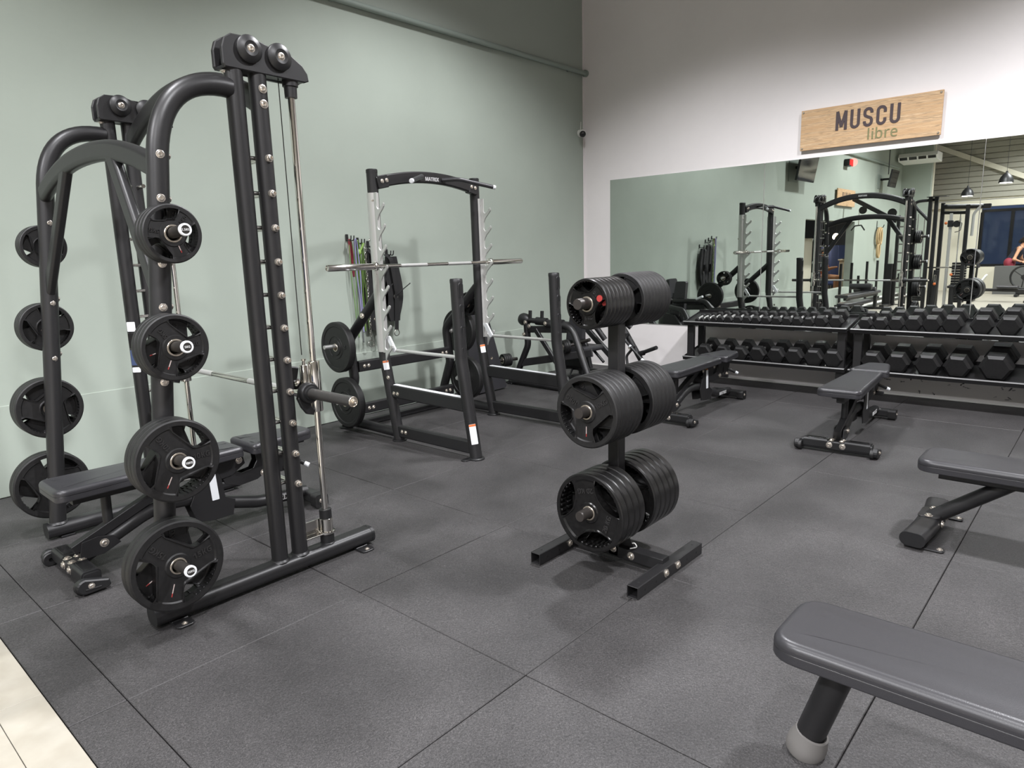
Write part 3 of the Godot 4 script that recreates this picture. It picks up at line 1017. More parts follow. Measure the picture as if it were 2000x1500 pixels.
		wpart("housing_floor", mb().box(Vector3(X.call(-0.008), 2.274, -1.66), Vector3(0.06, 0.012, 0.38), 0.002), M.black, o)
		for q in [[2.352, -1.578], [2.345, -1.715]]:
			for side in [1.0, -1.0]:
				wpart("pulley_cover", mb().lathe(Vector3(X.call(0.040 if side > 0 else -0.056), q[0], q[1]), Vector3(s * side, 0, 0), PackedVector2Array([Vector2(0.056, 0), Vector2(0.056, 0.012), Vector2(0.050, 0.020), Vector2(0.030, 0.028), Vector2(0.017, 0.024), Vector2(0.014, 0.024), Vector2(0, 0.024)]), 28), M.plastic, o)
				wbolt(o, Vector3(X.call(0.062 if side > 0 else -0.078), q[0], q[1]), Vector3(s * side, 0, 0), 0.95)
			wpart("pulley_wheel", mb().lathe(Vector3(X.call(-0.020), q[0], q[1]), Vector3(1, 0, 0), PackedVector2Array([Vector2(0.010, -0.012), Vector2(0.050, -0.012), Vector2(0.043, 0), Vector2(0.050, 0.012), Vector2(0.010, 0.012)]), 24), M.plastic, o)
		wpart("pulley_cable", mb().rod(Vector3(X.call(-0.02), 2.397, -1.575), Vector3(X.call(-0.02), 2.392, -1.715), 0.003, 6), M.black_gloss, o)
		for z in [-1.49, -1.52]:
			wbolt(o, Vector3(X.call(-0.008), 2.262, z), Vector3.DOWN, 1.1)
		# guide rod, its cups and foot bracket
		wpart("guide_rod", mb().rod(Vector3(x, 0.12, -1.785), Vector3(x, 2.22, -1.785), 0.0155, 20), M.chrome, o)
		wpart("rod_cup", mb().lathe(Vector3(x, 2.196, -1.785), Vector3.UP, PackedVector2Array([Vector2(0.016, 0), Vector2(0.027, 0), Vector2(0.028, 0.045), Vector2(0.034, 0.047), Vector2(0.034, 0.07)]), 22), M.plastic, o)
		wpart("rod_socket", mb().lathe(Vector3(x, 0.088, -1.785), Vector3.UP, PackedVector2Array([Vector2(0.038, 0), Vector2(0.034, 0.004), Vector2(0.034, 0.050), Vector2(0.030, 0.052), Vector2(0.030, 0.175), Vector2(0.016, 0.178)]), 22), M.plastic, o)
		wpart("chrome_collar", mb().lathe(Vector3(x, 0.140, -1.785), Vector3.UP, PackedVector2Array([Vector2(0.041, 0), Vector2(0.041, 0.010), Vector2(0.032, 0.012), Vector2(0.032, 0.075), Vector2(0.029, 0.077)]), 24), M.chrome, o)
		wpart("chrome_bracket", mb().box(Vector3(X.call(-0.02), 0.182, -1.715), Vector3(0.006, 0.066, 0.115), 0.001), M.chrome, o)
		wpart("chrome_bracket", mb().box(Vector3(x, 0.145, -1.72), Vector3(0.05, 0.008, 0.13), 0.002), M.chrome, o)
		wpart("counterweight_cable", mb().rod(Vector3(x, 2.27, -1.728), Vector3(x, 1.045, -1.728), 0.0025, 6), M.black_gloss, o)
		# carriage
		wpart("carriage", mb().lathe(Vector3(x, 0.765, -1.785), Vector3.UP, PackedVector2Array([Vector2(0.017, 0), Vector2(0.030, 0), Vector2(0.031, 0.004), Vector2(0.031, 0.241), Vector2(0.029, 0.245), Vector2(0.017, 0.245)]), 24).lathe(Vector3(x, 0.80, -1.735), Vector3.UP, PackedVector2Array([Vector2(0.012, 0), Vector2(0.022, 0.0), Vector2(0.022, 0.195), Vector2(0.020, 0.198), Vector2(0.010, 0.198), Vector2(0.007, 0.215), Vector2(0.012, 0.217), Vector2(0.012, 0.226), Vector2(0, 0.228)]), 20), M.chrome, o)
		wpart("latch_hook", mb().slab(Vector3(X.call(0.022), 0, 0), Vector3.BACK, Vector3.UP, PackedVector2Array([Vector2(-1.685, 0.89), Vector2(-1.672, 0.845), Vector2(-1.69, 0.80), Vector2(-1.715, 0.765), Vector2(-1.748, 0.755), Vector2(-1.757, 0.775), Vector2(-1.740, 0.80), Vector2(-1.735, 0.90)]), 0.024, 0.003), M.black, o)
		wpart("latch_arm", mb().box(Vector3(X.call(-0.05), 0.955, -1.70), Vector3(0.035, 0.07, 0.045), 0.006, Basis(Vector3.RIGHT, -0.25)), M.plastic, o)
		wpart("latch_arm", mb().box(Vector3(X.call(-0.05), 0.905, -1.71), Vector3(0.045, 0.045, 0.05), 0.008), M.black, o)
		wbolt(o, Vector3(X.call(-0.01), 0.915, -1.70), Vector3(0, 0.5, 1), 1.0)
		wpart("sleeve_stop", mb().lathe(Vector3(X.call(0.020), 0.868, -1.722), Vector3(s, 0, 0), PackedVector2Array([Vector2(0.02, 0), Vector2(0.046, 0), Vector2(0.049, 0.004), Vector2(0.049, 0.036), Vector2(0.044, 0.043), Vector2(0.034, 0.044), Vector2(0.032, 0.052), Vector2(0.0245, 0.053)]), 28), M.plastic, o)
		wpart("bar_sleeve", mb().rod(Vector3(X.call(0.03), 0.868, -1.722), Vector3(X.call(0.395), 0.868, -1.722), 0.0245, 24), M.horn, o)
		wpart("sleeve_end", mb().lathe(Vector3(X.call(0.393), 0.868, -1.722), Vector3(s, 0, 0), PackedVector2Array([Vector2(0.0245, 0), Vector2(0.022, 0.005), Vector2(0.020, 0.003), Vector2(0.014, 0.003), Vector2(0.013, 0.006), Vector2(0.009, 0.007), Vector2(0.009, 0.018), Vector2(0.004, 0.019), Vector2(0, 0.016)]), 20), M.ring, o)
		wpart("bar_collar", mb().rod(Vector3(X.call(-0.085), 0.868, -1.722), Vector3(X.call(0.02), 0.868, -1.722), 0.030, 20), M.chrome, o)
	# the bar between the carriages, with two knurled grips
	wpart("lifting_bar", mb().rod(Vector3(-4.30, 0.868, -1.722), Vector3(-2.92, 0.868, -1.722), 0.0145, 16), M.chrome, o)
	for q in [[-4.15, -3.80], [-3.39, -3.04]]:
		wpart("knurled_grip", mb().rod(Vector3(q[0], 0.868, -1.722), Vector3(q[1], 0.868, -1.722), 0.0152, 16), M.steel, o)
	# arches between the two frames and their braces
	var arch := func(y0: float, y1: float, z: float, xa: float, xb: float) -> PackedVector3Array:
		var p := PackedVector3Array()
		for k in 25:
			var u := k / 24.0 * 2.0 - 1.0
			p.append(Vector3(lerpf(xa, xb, k / 24.0), y0 + (y1 - y0) * (1.0 - pow(absf(u), 2.2)), z))
		return p
	wpart("upper_arch", mb().bar(arch.call(2.155, 2.335, -1.63, -4.32, -2.87), 0.055, 0.098, 0.024, Vector3.UP, 4), M.black, o)
	wpart("lower_arch", mb().bar(arch.call(1.855, 1.985, -1.165, -4.32, -2.87), 0.055, 0.090, 0.024, Vector3.UP, 4), M.black, o)
	for s in [-1.0, 1.0]:
		var f := func(q: float) -> float: return -3.595 + s * q
		wpart("arch_brace", mb().bar(pts([Vector3(f.call(0.30), 1.955, -1.163), Vector3(f.call(0.715), 1.36, -1.125)]), 0.045, 0.075, 0.018, Vector3.RIGHT * s, 4), M.black, o)
	wtext(o, "MATRIX", 0.028, Vector3(-3.595, 2.335, -1.660), Basis(Vector3(-1, 0, 0), Vector3.UP, Vector3(0, 0, -1)), M.logo_white)
	# instruction stickers on the wall-side column
	var y := 1.16
	for q in [[0.055, M.label], [0.085, M.black_gloss], [0.09, M.blue_label], [0.03, M.label]]:
		wpart("sticker", mb().slab(Vector3(-4.32 + 0.03, y - q[0] / 2, -1.522 + 0.0255), Vector3(0.66, 0, -0.75), Vector3.UP, rrect2(0.045, q[0], 0.004), 0.003, 0.0), q[1], o)
		y -= q[0] + 0.012
	wpart("sticker", mb().slab(Vector3(-4.32 + 0.026, 1.0, -1.628 + 0.028), Vector3(0.7, 0, -0.71), Vector3.UP, rrect2(0.06, 0.022, 0.003), 0.003, 0.0), M.label, o)


func half_rack() -> void:
	var o := thing("half_rack", "black half rack with a silver-fronted upright and arched pull-up bar by the green wall", "power rack", Vector3(-4.4, 0, -4.03))
	for s in [1.0, -1.0]:
		var z := -3.46 if s > 0 else -4.60
		var P := func(x: float, y: float, d := 0.0) -> Vector3: return Vector3(x, y, z + s * d)
		# tall upright, kicked forward at its foot
		wpart("upright", mb().tube(bent([P.call(-4.505, 2.165), P.call(-4.49, 0.70), P.call(-4.355, 0.01)], 0.35, 8), 0.044, 22), M.black, o)
		wpart("end_cap", mb().lathe(P.call(-4.505, 2.162), Vector3.UP, PackedVector2Array([Vector2(0.0455, -0.02), Vector2(0.0455, 0.004), Vector2(0.040, 0.010), Vector2(0, 0.013)]), 22), M.plastic, o)
		# silver half-shell on the outer side
		var sh := mb()
		for k in 20:
			var q := []
			for j in 2:
				var a := deg_to_rad(-14.0 + 208.0 * (k + j) / 20.0)
				q.append(Vector3(cos(a), 0, sin(a) * s))
			for r in [0.051, 0.046]:
				sh.quad(P.call(-4.503, 1.99) + q[0] * r, P.call(-4.503, 1.99) + q[1] * r, P.call(-4.49, 0.735) + q[1] * r, P.call(-4.49, 0.735) + q[0] * r, q[0] * (r - 0.048), q[1] * (r - 0.048), q[1] * (r - 0.048), q[0] * (r - 0.048))
			sh.flat(P.call(-4.503, 1.99) + q[0] * 0.051, P.call(-4.503, 1.99) + q[1] * 0.051, P.call(-4.503, 1.99) + q[1] * 0.046, P.call(-4.503, 1.99) + q[0] * 0.046, Vector3.UP)
			sh.flat(P.call(-4.49, 0.735) + q[0] * 0.051, P.call(-4.49, 0.735) + q[1] * 0.051, P.call(-4.49, 0.735) + q[1] * 0.046, P.call(-4.49, 0.735) + q[0] * 0.046, Vector3.DOWN)
		wpart("steel_guard", sh, M.steel, o)
		for y in [1.93, 1.36, 0.80]:
			wbolt(o, P.call(-4.468, y, 0.034), Vector3(0.7, 0, 0.7 * s), 0.7)
		for y in [1.63, 1.0]:
			wbolt(o, P.call(-4.54, y, 0.034), Vector3(-0.7, 0, 0.7 * s), 0.7)
		# hook plate with eight fingers
		wpart("hook_plate", mb().box(P.call(-4.440, 1.36, 0.030), Vector3(0.034, 1.26, 0.008), 0.001), M.steel, o)
		for k in 8:
			var y := 1.885 - 0.158 * k
			wpart("bar_hook", mb().slab(P.call(-4.424, y - 0.055, 0.030), Vector3.RIGHT, Vector3.UP, PackedVector2Array([Vector2(-0.005, -0.068), Vector2(0.005, -0.041), Vector2(0.024, -0.011), Vector2(0.069, 0.030), Vector2(0.087, 0.051), Vector2(0.090, 0.068), Vector2(0.078, 0.076), Vector2(0.063, 0.068), Vector2(0.051, 0.049), Vector2(0.027, 0.032), Vector2(0.012, 0.032), Vector2(0.000, 0.046), Vector2(-0.005, 0.068)]), 0.012, 0.002), M.steel, o)
		# front post with four obround windows
		wpart("front_post", mb().tube(bent([P.call(-3.605, 1.318), P.call(-3.585, 0.735), P.call(-3.468, 0.012)], 0.40, 8), 0.046, 22), M.black, o)
		wpart("end_cap", mb().lathe(P.call(-3.605, 1.315), Vector3.UP, PackedVector2Array([Vector2(0.047, -0.02), Vector2(0.047, 0.003), Vector2(0.042, 0.010), Vector2(0, 0.013)]), 22), M.plastic, o)
		for k in 4:
			var y := 1.235 - 0.153 * k
			wpart("slot_rim", mb().slab(P.call(-3.605 + 0.0395 + 0.004 * k, y), Vector3(0, 0, 1), Vector3.UP, rrect2(0.050, 0.128, 0.0245), 0.016, 0.003), M.plastic, o)
			wpart("slot", mb().slab(P.call(-3.605 + 0.0465 + 0.004 * k, y), Vector3(0, 0, 1), Vector3.UP, rrect2(0.030, 0.106, 0.0148), 0.006, 0.0), M.hole, o)
		# feet
		for q in [-4.355, -3.466]:
			wpart("foot_disc", mb().lathe(P.call(q, 0.0), Vector3.UP, PackedVector2Array([Vector2(0.060, 0), Vector2(0.060, 0.009), Vector2(0.056, 0.013), Vector2(0.044, 0.016)]), 26), M.plastic, o)
		wpart("foot_tab", mb().slab(P.call(-3.50, 0.006, 0.065), Vector3.RIGHT, Vector3.BACK, rrect2(0.055, 0.10, 0.024), 0.008), M.black, o)
		# horizontal beams
		wpart("upper_beam", mb().bar(pts([P.call(-4.40, 0.415), P.call(-3.535, 0.40)]), 0.052, 0.105, 0.012), M.black, o)
		wpart("beam_strip", mb().bar(pts([P.call(-4.37, 0.469), P.call(-3.58, 0.455)]), 0.040, 0.006, 0.002), M.label, o)
		wpart("lower_beam", mb().bar(pts([P.call(-4.36, 0.085), P.call(-3.50, 0.085)]), 0.052, 0.100, 0.014), M.black, o)
		for q in [[-4.36, 0.40], [-4.315, 0.40], [-4.285, 0.088], [-4.24, 0.088]]:
			wbolt(o, P.call(q[0], q[1], 0.027), Vector3(0, 0, s), 0.95)
		wbolt(o, P.call(-4.40, 0.53, 0.044), Vector3(0.3, 0, s), 0.9)
		# spotter bar and its white bracket
		wpart("spotter_bar", mb().rod(P.call(-4.325, 0.752), P.call(-3.60, 0.752), 0.0135, 14), M.steel, o)
		wpart("spotter_bracket", mb().slab(P.call(-4.385, 0.80), Vector3(0.55, -0.83, 0).normalized(), Vector3(0.83, 0.55, 0).normalized(), rrect2(0.145, 0.045, 0.02), 0.016, 0.003), M.label, o)
		# rear post and brace with two horns
		wpart("rear_brace", mb().tube(bent([P.call(-4.505, 1.21), P.call(-4.965, 0.80), P.call(-4.925, 0.46), P.call(-5.10, 0.03)], 0.12, 8), 0.042, 20), M.black, o)
		wpart("rear_foot", mb().lathe(P.call(-5.10, 0.0), Vector3.UP, PackedVector2Array([Vector2(0.062, 0), Vector2(0.062, 0.009), Vector2(0.056, 0.014), Vector2(0.04, 0.018)]), 24), M.plastic, o)
		wpart("base_rail", mb().tube(pts([P.call(-5.09, 0.075), P.call(-4.37, 0.065)]), 0.040, 18), M.black, o)
		wbolt(o, P.call(-4.70, 1.02, 0.042), Vector3(0.3, 0, s), 1.3)
		for q in [[-4.925, 0.768, 0.105], [-4.845, 0.300, 0.15]]:
			var tip: float = 0.19 if q[1] > 0.5 else 0.16
			wpart("plate_horn", mb().rod(P.call(q[0], q[1], 0.0), P.call(q[0], q[1], tip + 0.09), 0.0165, 16).rod(P.call(q[0], q[1], 0.02), P.call(q[0], q[1], 0.105), 0.026, 16), M.steel, o)
		for q in [[-4.32, 0.60], [-3.52, 0.20]]:
			var up := Vector3(-0.19 if q[1] > 0.5 else -0.16, 1, 0).normalized()
			var out := Vector3(0.55, 0.1, 0.83 * s).normalized()
			var at: Vector3 = P.call(-4.475, 0.62) if q[1] > 0.5 else P.call(-3.497, 0.19)
			var r := 0.0455 if q[1] > 0.5 else 0.047
			var size := Vector2(0.046, 0.075) if q[1] > 0.5 else Vector2(0.05, 0.15)
			if s < 0.0 and q[1] < 0.5:
				continue
			out = Vector3(0.8, 0.1, 0.6)
			out = (out - up * out.dot(up)).normalized()
			wpart("warning_label", mb().slab(at + out * r, up.cross(out), up, rrect2(size.x, size.y, 0.004), 0.002, 0.0), M.label, o)
			wpart("label_header", mb().slab(at + out * (r + 0.0006) + up * (size.y * 0.5 - 0.009), up.cross(out), up, rrect2(size.x, 0.016, 0.003), 0.002, 0.0), M.orange, o)
	# rear cross members
	for q in [[-4.915, 0.565], [-4.885, 0.195]]:
		wpart("rear_beam", mb().bar(pts([Vector3(q[0], q[1], -3.49), Vector3(q[0], q[1], -4.57)]), 0.055, 0.095, 0.012), M.black, o)
		for z in [-3.545, -3.59, -4.47, -4.52]:
			wbolt(o, Vector3(q[0] + 0.028, q[1], z), Vector3.RIGHT, 0.95)
	wpart("floor_rail", mb().bar(pts([Vector3(-5.02, 0.03, -3.52), Vector3(-5.02, 0.03, -4.55)]), 0.05, 0.05, 0.008), M.black, o)
	# arched pull-up bar with its two grips
	var arch := PackedVector3Array()
	for k in 21:
		var u := k / 20.0 * 2.0 - 1.0
		arch.append(Vector3(-4.475, 2.066 + 0.072 * (1.0 - u * u), lerpf(-3.47, -4.59, k / 20.0)))
	wpart("pull_up_arch", mb().bar(arch, 0.052, 0.092, 0.014), M.black, o)
	for s in [1.0, -1.0]:
		var z: float = -4.03 + s * 0.52
		wpart("arch_socket", mb().box(Vector3(-4.475, 2.078, -4.03 + s * 0.505), Vector3(0.06, 0.10, 0.10), 0.006, Basis(Vector3.RIGHT, s * 0.2)), M.black, o)
		for d in [0.0, 0.045]:
			wbolt(o, Vector3(-4.443, 2.080 + d * 0.2, z - s * d), Vector3.RIGHT, 0.95)
		wpart("pull_up_grip", mb().tube(bent([Vector3(-4.45, 2.125, -4.03 + s * 0.13), Vector3(-4.33, 2.128, -4.03 + s * 0.20), Vector3(-4.16, 2.06, -4.03 + s * 0.46)], 0.16, 8), 0.0175, 14), M.vinyl, o)
		wpart("end_cap", mb().lathe(Vector3(-4.162, 2.061, -4.03 + s * 0.457), Vector3(0.17, -0.068, s * 0.26), PackedVector2Array([Vector2(0.0185, -0.004), Vector2(0.0185, 0.016), Vector2(0.015, 0.020), Vector2(0, 0.021)]), 16), M.label, o)
	wtext(o, "MATRIX", 0.030, Vector3(-4.4475, 2.125, -4.04), Basis(Vector3(0, 0, -1), Vector3.UP, Vector3.RIGHT), M.logo_white)
	# plates on the rack
	var grp := "plates stored on the half rack"
	put_plate("bumper", Vector3(-4.925, 0.755, -3.318), Vector3.BACK, 0.4, "thick bumper plate on the upper rear horn at the near side of the half rack", grp)
	put_plate("bumper", Vector3(-4.845, 0.288, -3.318), Vector3.BACK, 1.4, "thick bumper plate on the lower rear horn at the near side of the half rack", grp)
	put_plate("bumper", Vector3(-4.925, 0.755, -4.742), Vector3.FORWARD, 0.4, "thick bumper plate on the upper rear horn at the far side of the half rack", grp)
	put_plate("bumper", Vector3(-4.845, 0.288, -4.742), Vector3.FORWARD, 2.4, "thick bumper plate on the lower rear horn at the far side of the half rack", grp)
	wpart("plate_horn", mb().rod(Vector3(-4.715, 1.035, -4.60), Vector3(-4.715, 1.035, -4.80), 0.0165, 14), M.steel, o)
	plate_row("s2", 3, Vector3(-4.715, 1.03, -4.735), Vector3.FORWARD, 0.032, "the half rack's far brace horn", grp)
	# the barbell lying on the fifth pair of hooks
	var b := thing("barbell", "chrome olympic barbell lying across the half rack's hooks", "barbell", Vector3(-4.388, 1.4225, -4.0))
	part("shaft", mb().rod(Vector3(0, 0, 0.66), Vector3(0, 0, -0.66), 0.0142, 16), M.chrome, b)
	for q in [[0.40, 0.12], [-0.12, -0.40]]:
		part("knurling", mb().rod(Vector3(0, 0, q[0]), Vector3(0, 0, q[1]), 0.0147, 16), M.steel, b)
	for s in [1.0, -1.0]:
		part("collar", mb().lathe(Vector3(0, 0, 0.640 * s), Vector3(0, 0, s), PackedVector2Array([Vector2(0.0142, 0), Vector2(0.034, 0), Vector2(0.036, 0.003), Vector2(0.036, 0.026), Vector2(0.033, 0.030), Vector2(0.0255, 0.031)]), 24), M.chrome, b)
		part("sleeve", mb().lathe(Vector3(0, 0, 0.665 * s), Vector3(0, 0, s), PackedVector2Array([Vector2(0.0252, 0), Vector2(0.0252, 0.422), Vector2(0.023, 0.426), Vector2(0.020, 0.426), Vector2(0.018, 0.418), Vector2(0, 0.418)]), 24), M.chrome, b)


func plate_tree() -> void:
	var o := thing("plate_tree", "black steel plate tree loaded with six stacks of plates in the middle of the floor", "weight rack", Vector3(-1.733, 0, -2.675))
	part("post", mb().bar(pts([Vector3(0, 0.03, 0), Vector3(0, 1.33, 0)]), 0.060, 0.060, 0.005, Vector3.BACK, 2), M.black, o)
	part("crossbar", mb().bar(pts([Vector3(-0.27, 0.050, 0), Vector3(0.27, 0.050, 0)]), 0.060, 0.058, 0.005), M.black, o)
	for s in [-1.0, 1.0]:
		# a square steel tube, open at both ends, with adjustment holes
		var x: float = s * 0.275 if s > 0 else -0.270
		var tube := mb()
		var w := 0.028
		var t := 0.004
		for q in [[Vector3(w - t / 2, 0, 0), Vector3(t, 2 * w, 0.60)], [Vector3(-w + t / 2, 0, 0), Vector3(t, 2 * w, 0.60)], [Vector3(0, w - t / 2, 0), Vector3(2 * w - 2 * t, t, 0.60)], [Vector3(0, -w + t / 2, 0), Vector3(2 * w - 2 * t, t, 0.60)]]:
			tube.box(Vector3(x, w + 0.001, 0) + q[0], q[1], 0.0012)
		part("foot_tube", tube, M.black, o)
		for k in 6:
			var z := -0.24 + 0.096 * k
			for d in [-1.0, 1.0]:
				part("hole", mb().lathe(Vector3(x + d * (w + 0.0002), w, z), Vector3(d, 0, 0), PackedVector2Array([Vector2(0.006, 0), Vector2(0, 0.0004)]), 12), M.hole, o)
		for z in [-0.25, 0.25]:
			part("hole", mb().lathe(Vector3(x, 2 * w + 0.0012, z), Vector3.UP, PackedVector2Array([Vector2(0.006, 0), Vector2(0, 0.0004)]), 12), M.hole, o)
		for z in [-0.055, 0.055]:
			bolt(o, Vector3(x + s * w, w + 0.006, z), Vector3(s, 0, 0), 1.1)
			bolt(o, Vector3(x - s * w, w + 0.006, z), Vector3(-s, 0, 0), 1.1)
	part("gusset", mb().slab(Vector3(0.03, 0.08, 0), Vector3.RIGHT, Vector3.UP, PackedVector2Array([Vector2(0, 0), Vector2(0.08, 0), Vector2(0, 0.10)]), 0.006, 0.001), M.black, o)
	bolt(o, Vector3(0.0, 0.062, 0.030), Vector3.BACK, 1.1)
	bolt(o, Vector3(0.10, 0.05, 0.030), Vector3.BACK, 1.1)
	part("zip_tie", mb().tube(bent([Vector3(0.09, 0.082, 0.02), Vector3(0.13, 0.10, 0.022), Vector3(0.12, 0.12, 0.026), Vector3(0.105, 0.115, 0.026)], 0.01, 4), 0.003, 6), M.white, o)
	var at := o.position
	var levels := [[1.266, "top"], [0.788, "middle"], [0.310, "bottom"]]
	for l in levels:
		for s in [1.0, -1.0]:
			part("peg", mb().lathe(Vector3(0, l[0], s * 0.028), Vector3(0, 0, s), PackedVector2Array([Vector2(0.0245, 0), Vector2(0.0245, 0.272), Vector2(0.0225, 0.277), Vector2(0, 0.277)]), 20), M.peg, o)
	var grp := "plates on the plate tree"
	plate_row("t5", 7, at + Vector3(0, 1.262, 0.222), Vector3.BACK, 0.0305, "the plate tree's top near peg", grp, -0.35)
	plate_row("t5s", 8, at + Vector3(0, 1.262, -0.268), Vector3.FORWARD, 0.0305, "the plate tree's top far peg", grp, 0.4)
	plate_row("t10", 6, at + Vector3(0, 0.784, 0.232), Vector3.BACK, 0.0365, "the plate tree's middle near peg", grp, 0.30)
	plate_row("t10", 6, at + Vector3(0, 0.784, -0.258), Vector3.FORWARD, 0.0365, "the plate tree's middle far peg", grp, 1.1)
	plate_row("t20", 4, at + Vector3(0, 0.306, 0.212), Vector3.BACK, 0.0475, "the plate tree's bottom near peg", grp, 0.75)
	plate_row("t20", 5, at + Vector3(0, 0.306, -0.258), Vector3.FORWARD, 0.0475, "the plate tree's bottom far peg", grp, 0.2)


# an upholstered pad: outline in x (right) and z (towards the viewer), top at y, rounded upper edges, a seam and a board below
func pad_shape(outline: PackedVector2Array, y: float, th: float, r := 0.022) -> MB:
	var m := mb()
	var k := outline.size()
	if not Geometry2D.is_polygon_clockwise(outline):
		outline = outline.duplicate()
		outline.reverse()
	var cen := Vector2.ZERO
	for p in outline:
		cen += p / k
	var outn := PackedVector2Array()
	for i in k:
		var d := (outline[(i + 1) % k] - outline[posmod(i - 1, k)]).normalized()
		var nn := Vector2(d.y, -d.x)
		if nn.dot(outline[i] - cen) < 0.0:
			nn = -nn
		outn.append(nn)
	# levels from the bottom: [inset, height below the top, normal out, normal up]
	var lev := [[0.004, -th, 0.9, -0.4], [0.0, -th + 0.006, 1.0, 0.0], [0.0, -th * 0.56, 1.0, 0.0], [0.004, -th * 0.54, 0.8, 0.6], [0.004, -th * 0.50, 0.8, -0.6], [0.0, -th * 0.48, 1.0, 0.0]]
	for j in 6:
		var a := PI * 0.5 * j / 5.0
		lev.append([r * (1.0 - cos(a)), -r * 0.9 * (1.0 - sin(a)), cos(a), sin(a)])
	lev.append([r * 2.4, 0.0025, 0.05, 1.0])
	lev.append([r * 4.2, 0.0035, 0.0, 1.0])
	var at := func(i: int, l: Array) -> Vector3:
		var p: Vector2 = outline[i] - outn[i] * float(l[0])
		return Vector3(p.x, y + l[1], p.y)
	var no := func(i: int, l: Array) -> Vector3: return Vector3(outn[i].x * l[2], l[3], outn[i].y * l[2]).normalized()
	for q in lev.size() - 1:
		for i in k:
			var j := (i + 1) % k
			m.quad(at.call(i, lev[q]), at.call(i, lev[q + 1]), at.call(j, lev[q + 1]), at.call(j, lev[q]), no.call(i, lev[q]), no.call(i, lev[q + 1]), no.call(j, lev[q + 1]), no.call(j, lev[q]))
	for i in k:
		var j := (i + 1) % k
		m.tri(Vector3(cen.x, y + 0.004, cen.y), at.call(i, lev[-1]), at.call(j, lev[-1]), Vector3.UP, Vector3.UP, Vector3.UP)
		m.tri(Vector3(cen.x, y - th, cen.y), at.call(i, lev[0]), at.call(j, lev[0]), Vector3.DOWN, Vector3.DOWN, Vector3.DOWN)
	return m


# a trapezium outline with rounded corners, z0 nearer the viewer
func trapeze(w0: float, z0: float, w1: float, z1: float, r0: float, r1: float) -> PackedVector2Array:
	var c := [Vector2(-w0 / 2, z0), Vector2(w0 / 2, z0), Vector2(w1 / 2, z1), Vector2(-w1 / 2, z1)]
	var out := PackedVector2Array()
	for i in 4:
		var p: Vector2 = c[i]
		var r := r0 if i < 2 else r1
		var a: Vector2 = p + (c[posmod(i - 1, 4)] - p).normalized() * r
		var b: Vector2 = p + (c[(i + 1) % 4] - p).normalized() * r
		for k in 7:
			var t := k / 6.0
			out.append(a.lerp(p, t).lerp(p.lerp(b, t), t))
		for k in range(1, 4):
			var e: Vector2 = c[(i + 1) % 4]
			var r2 := r0 if (i + 1) % 4 < 2 else r1
			var e2 := e + (p - e).normalized() * r2
			out.append(b.lerp(e2, k / 4.0))
	return out


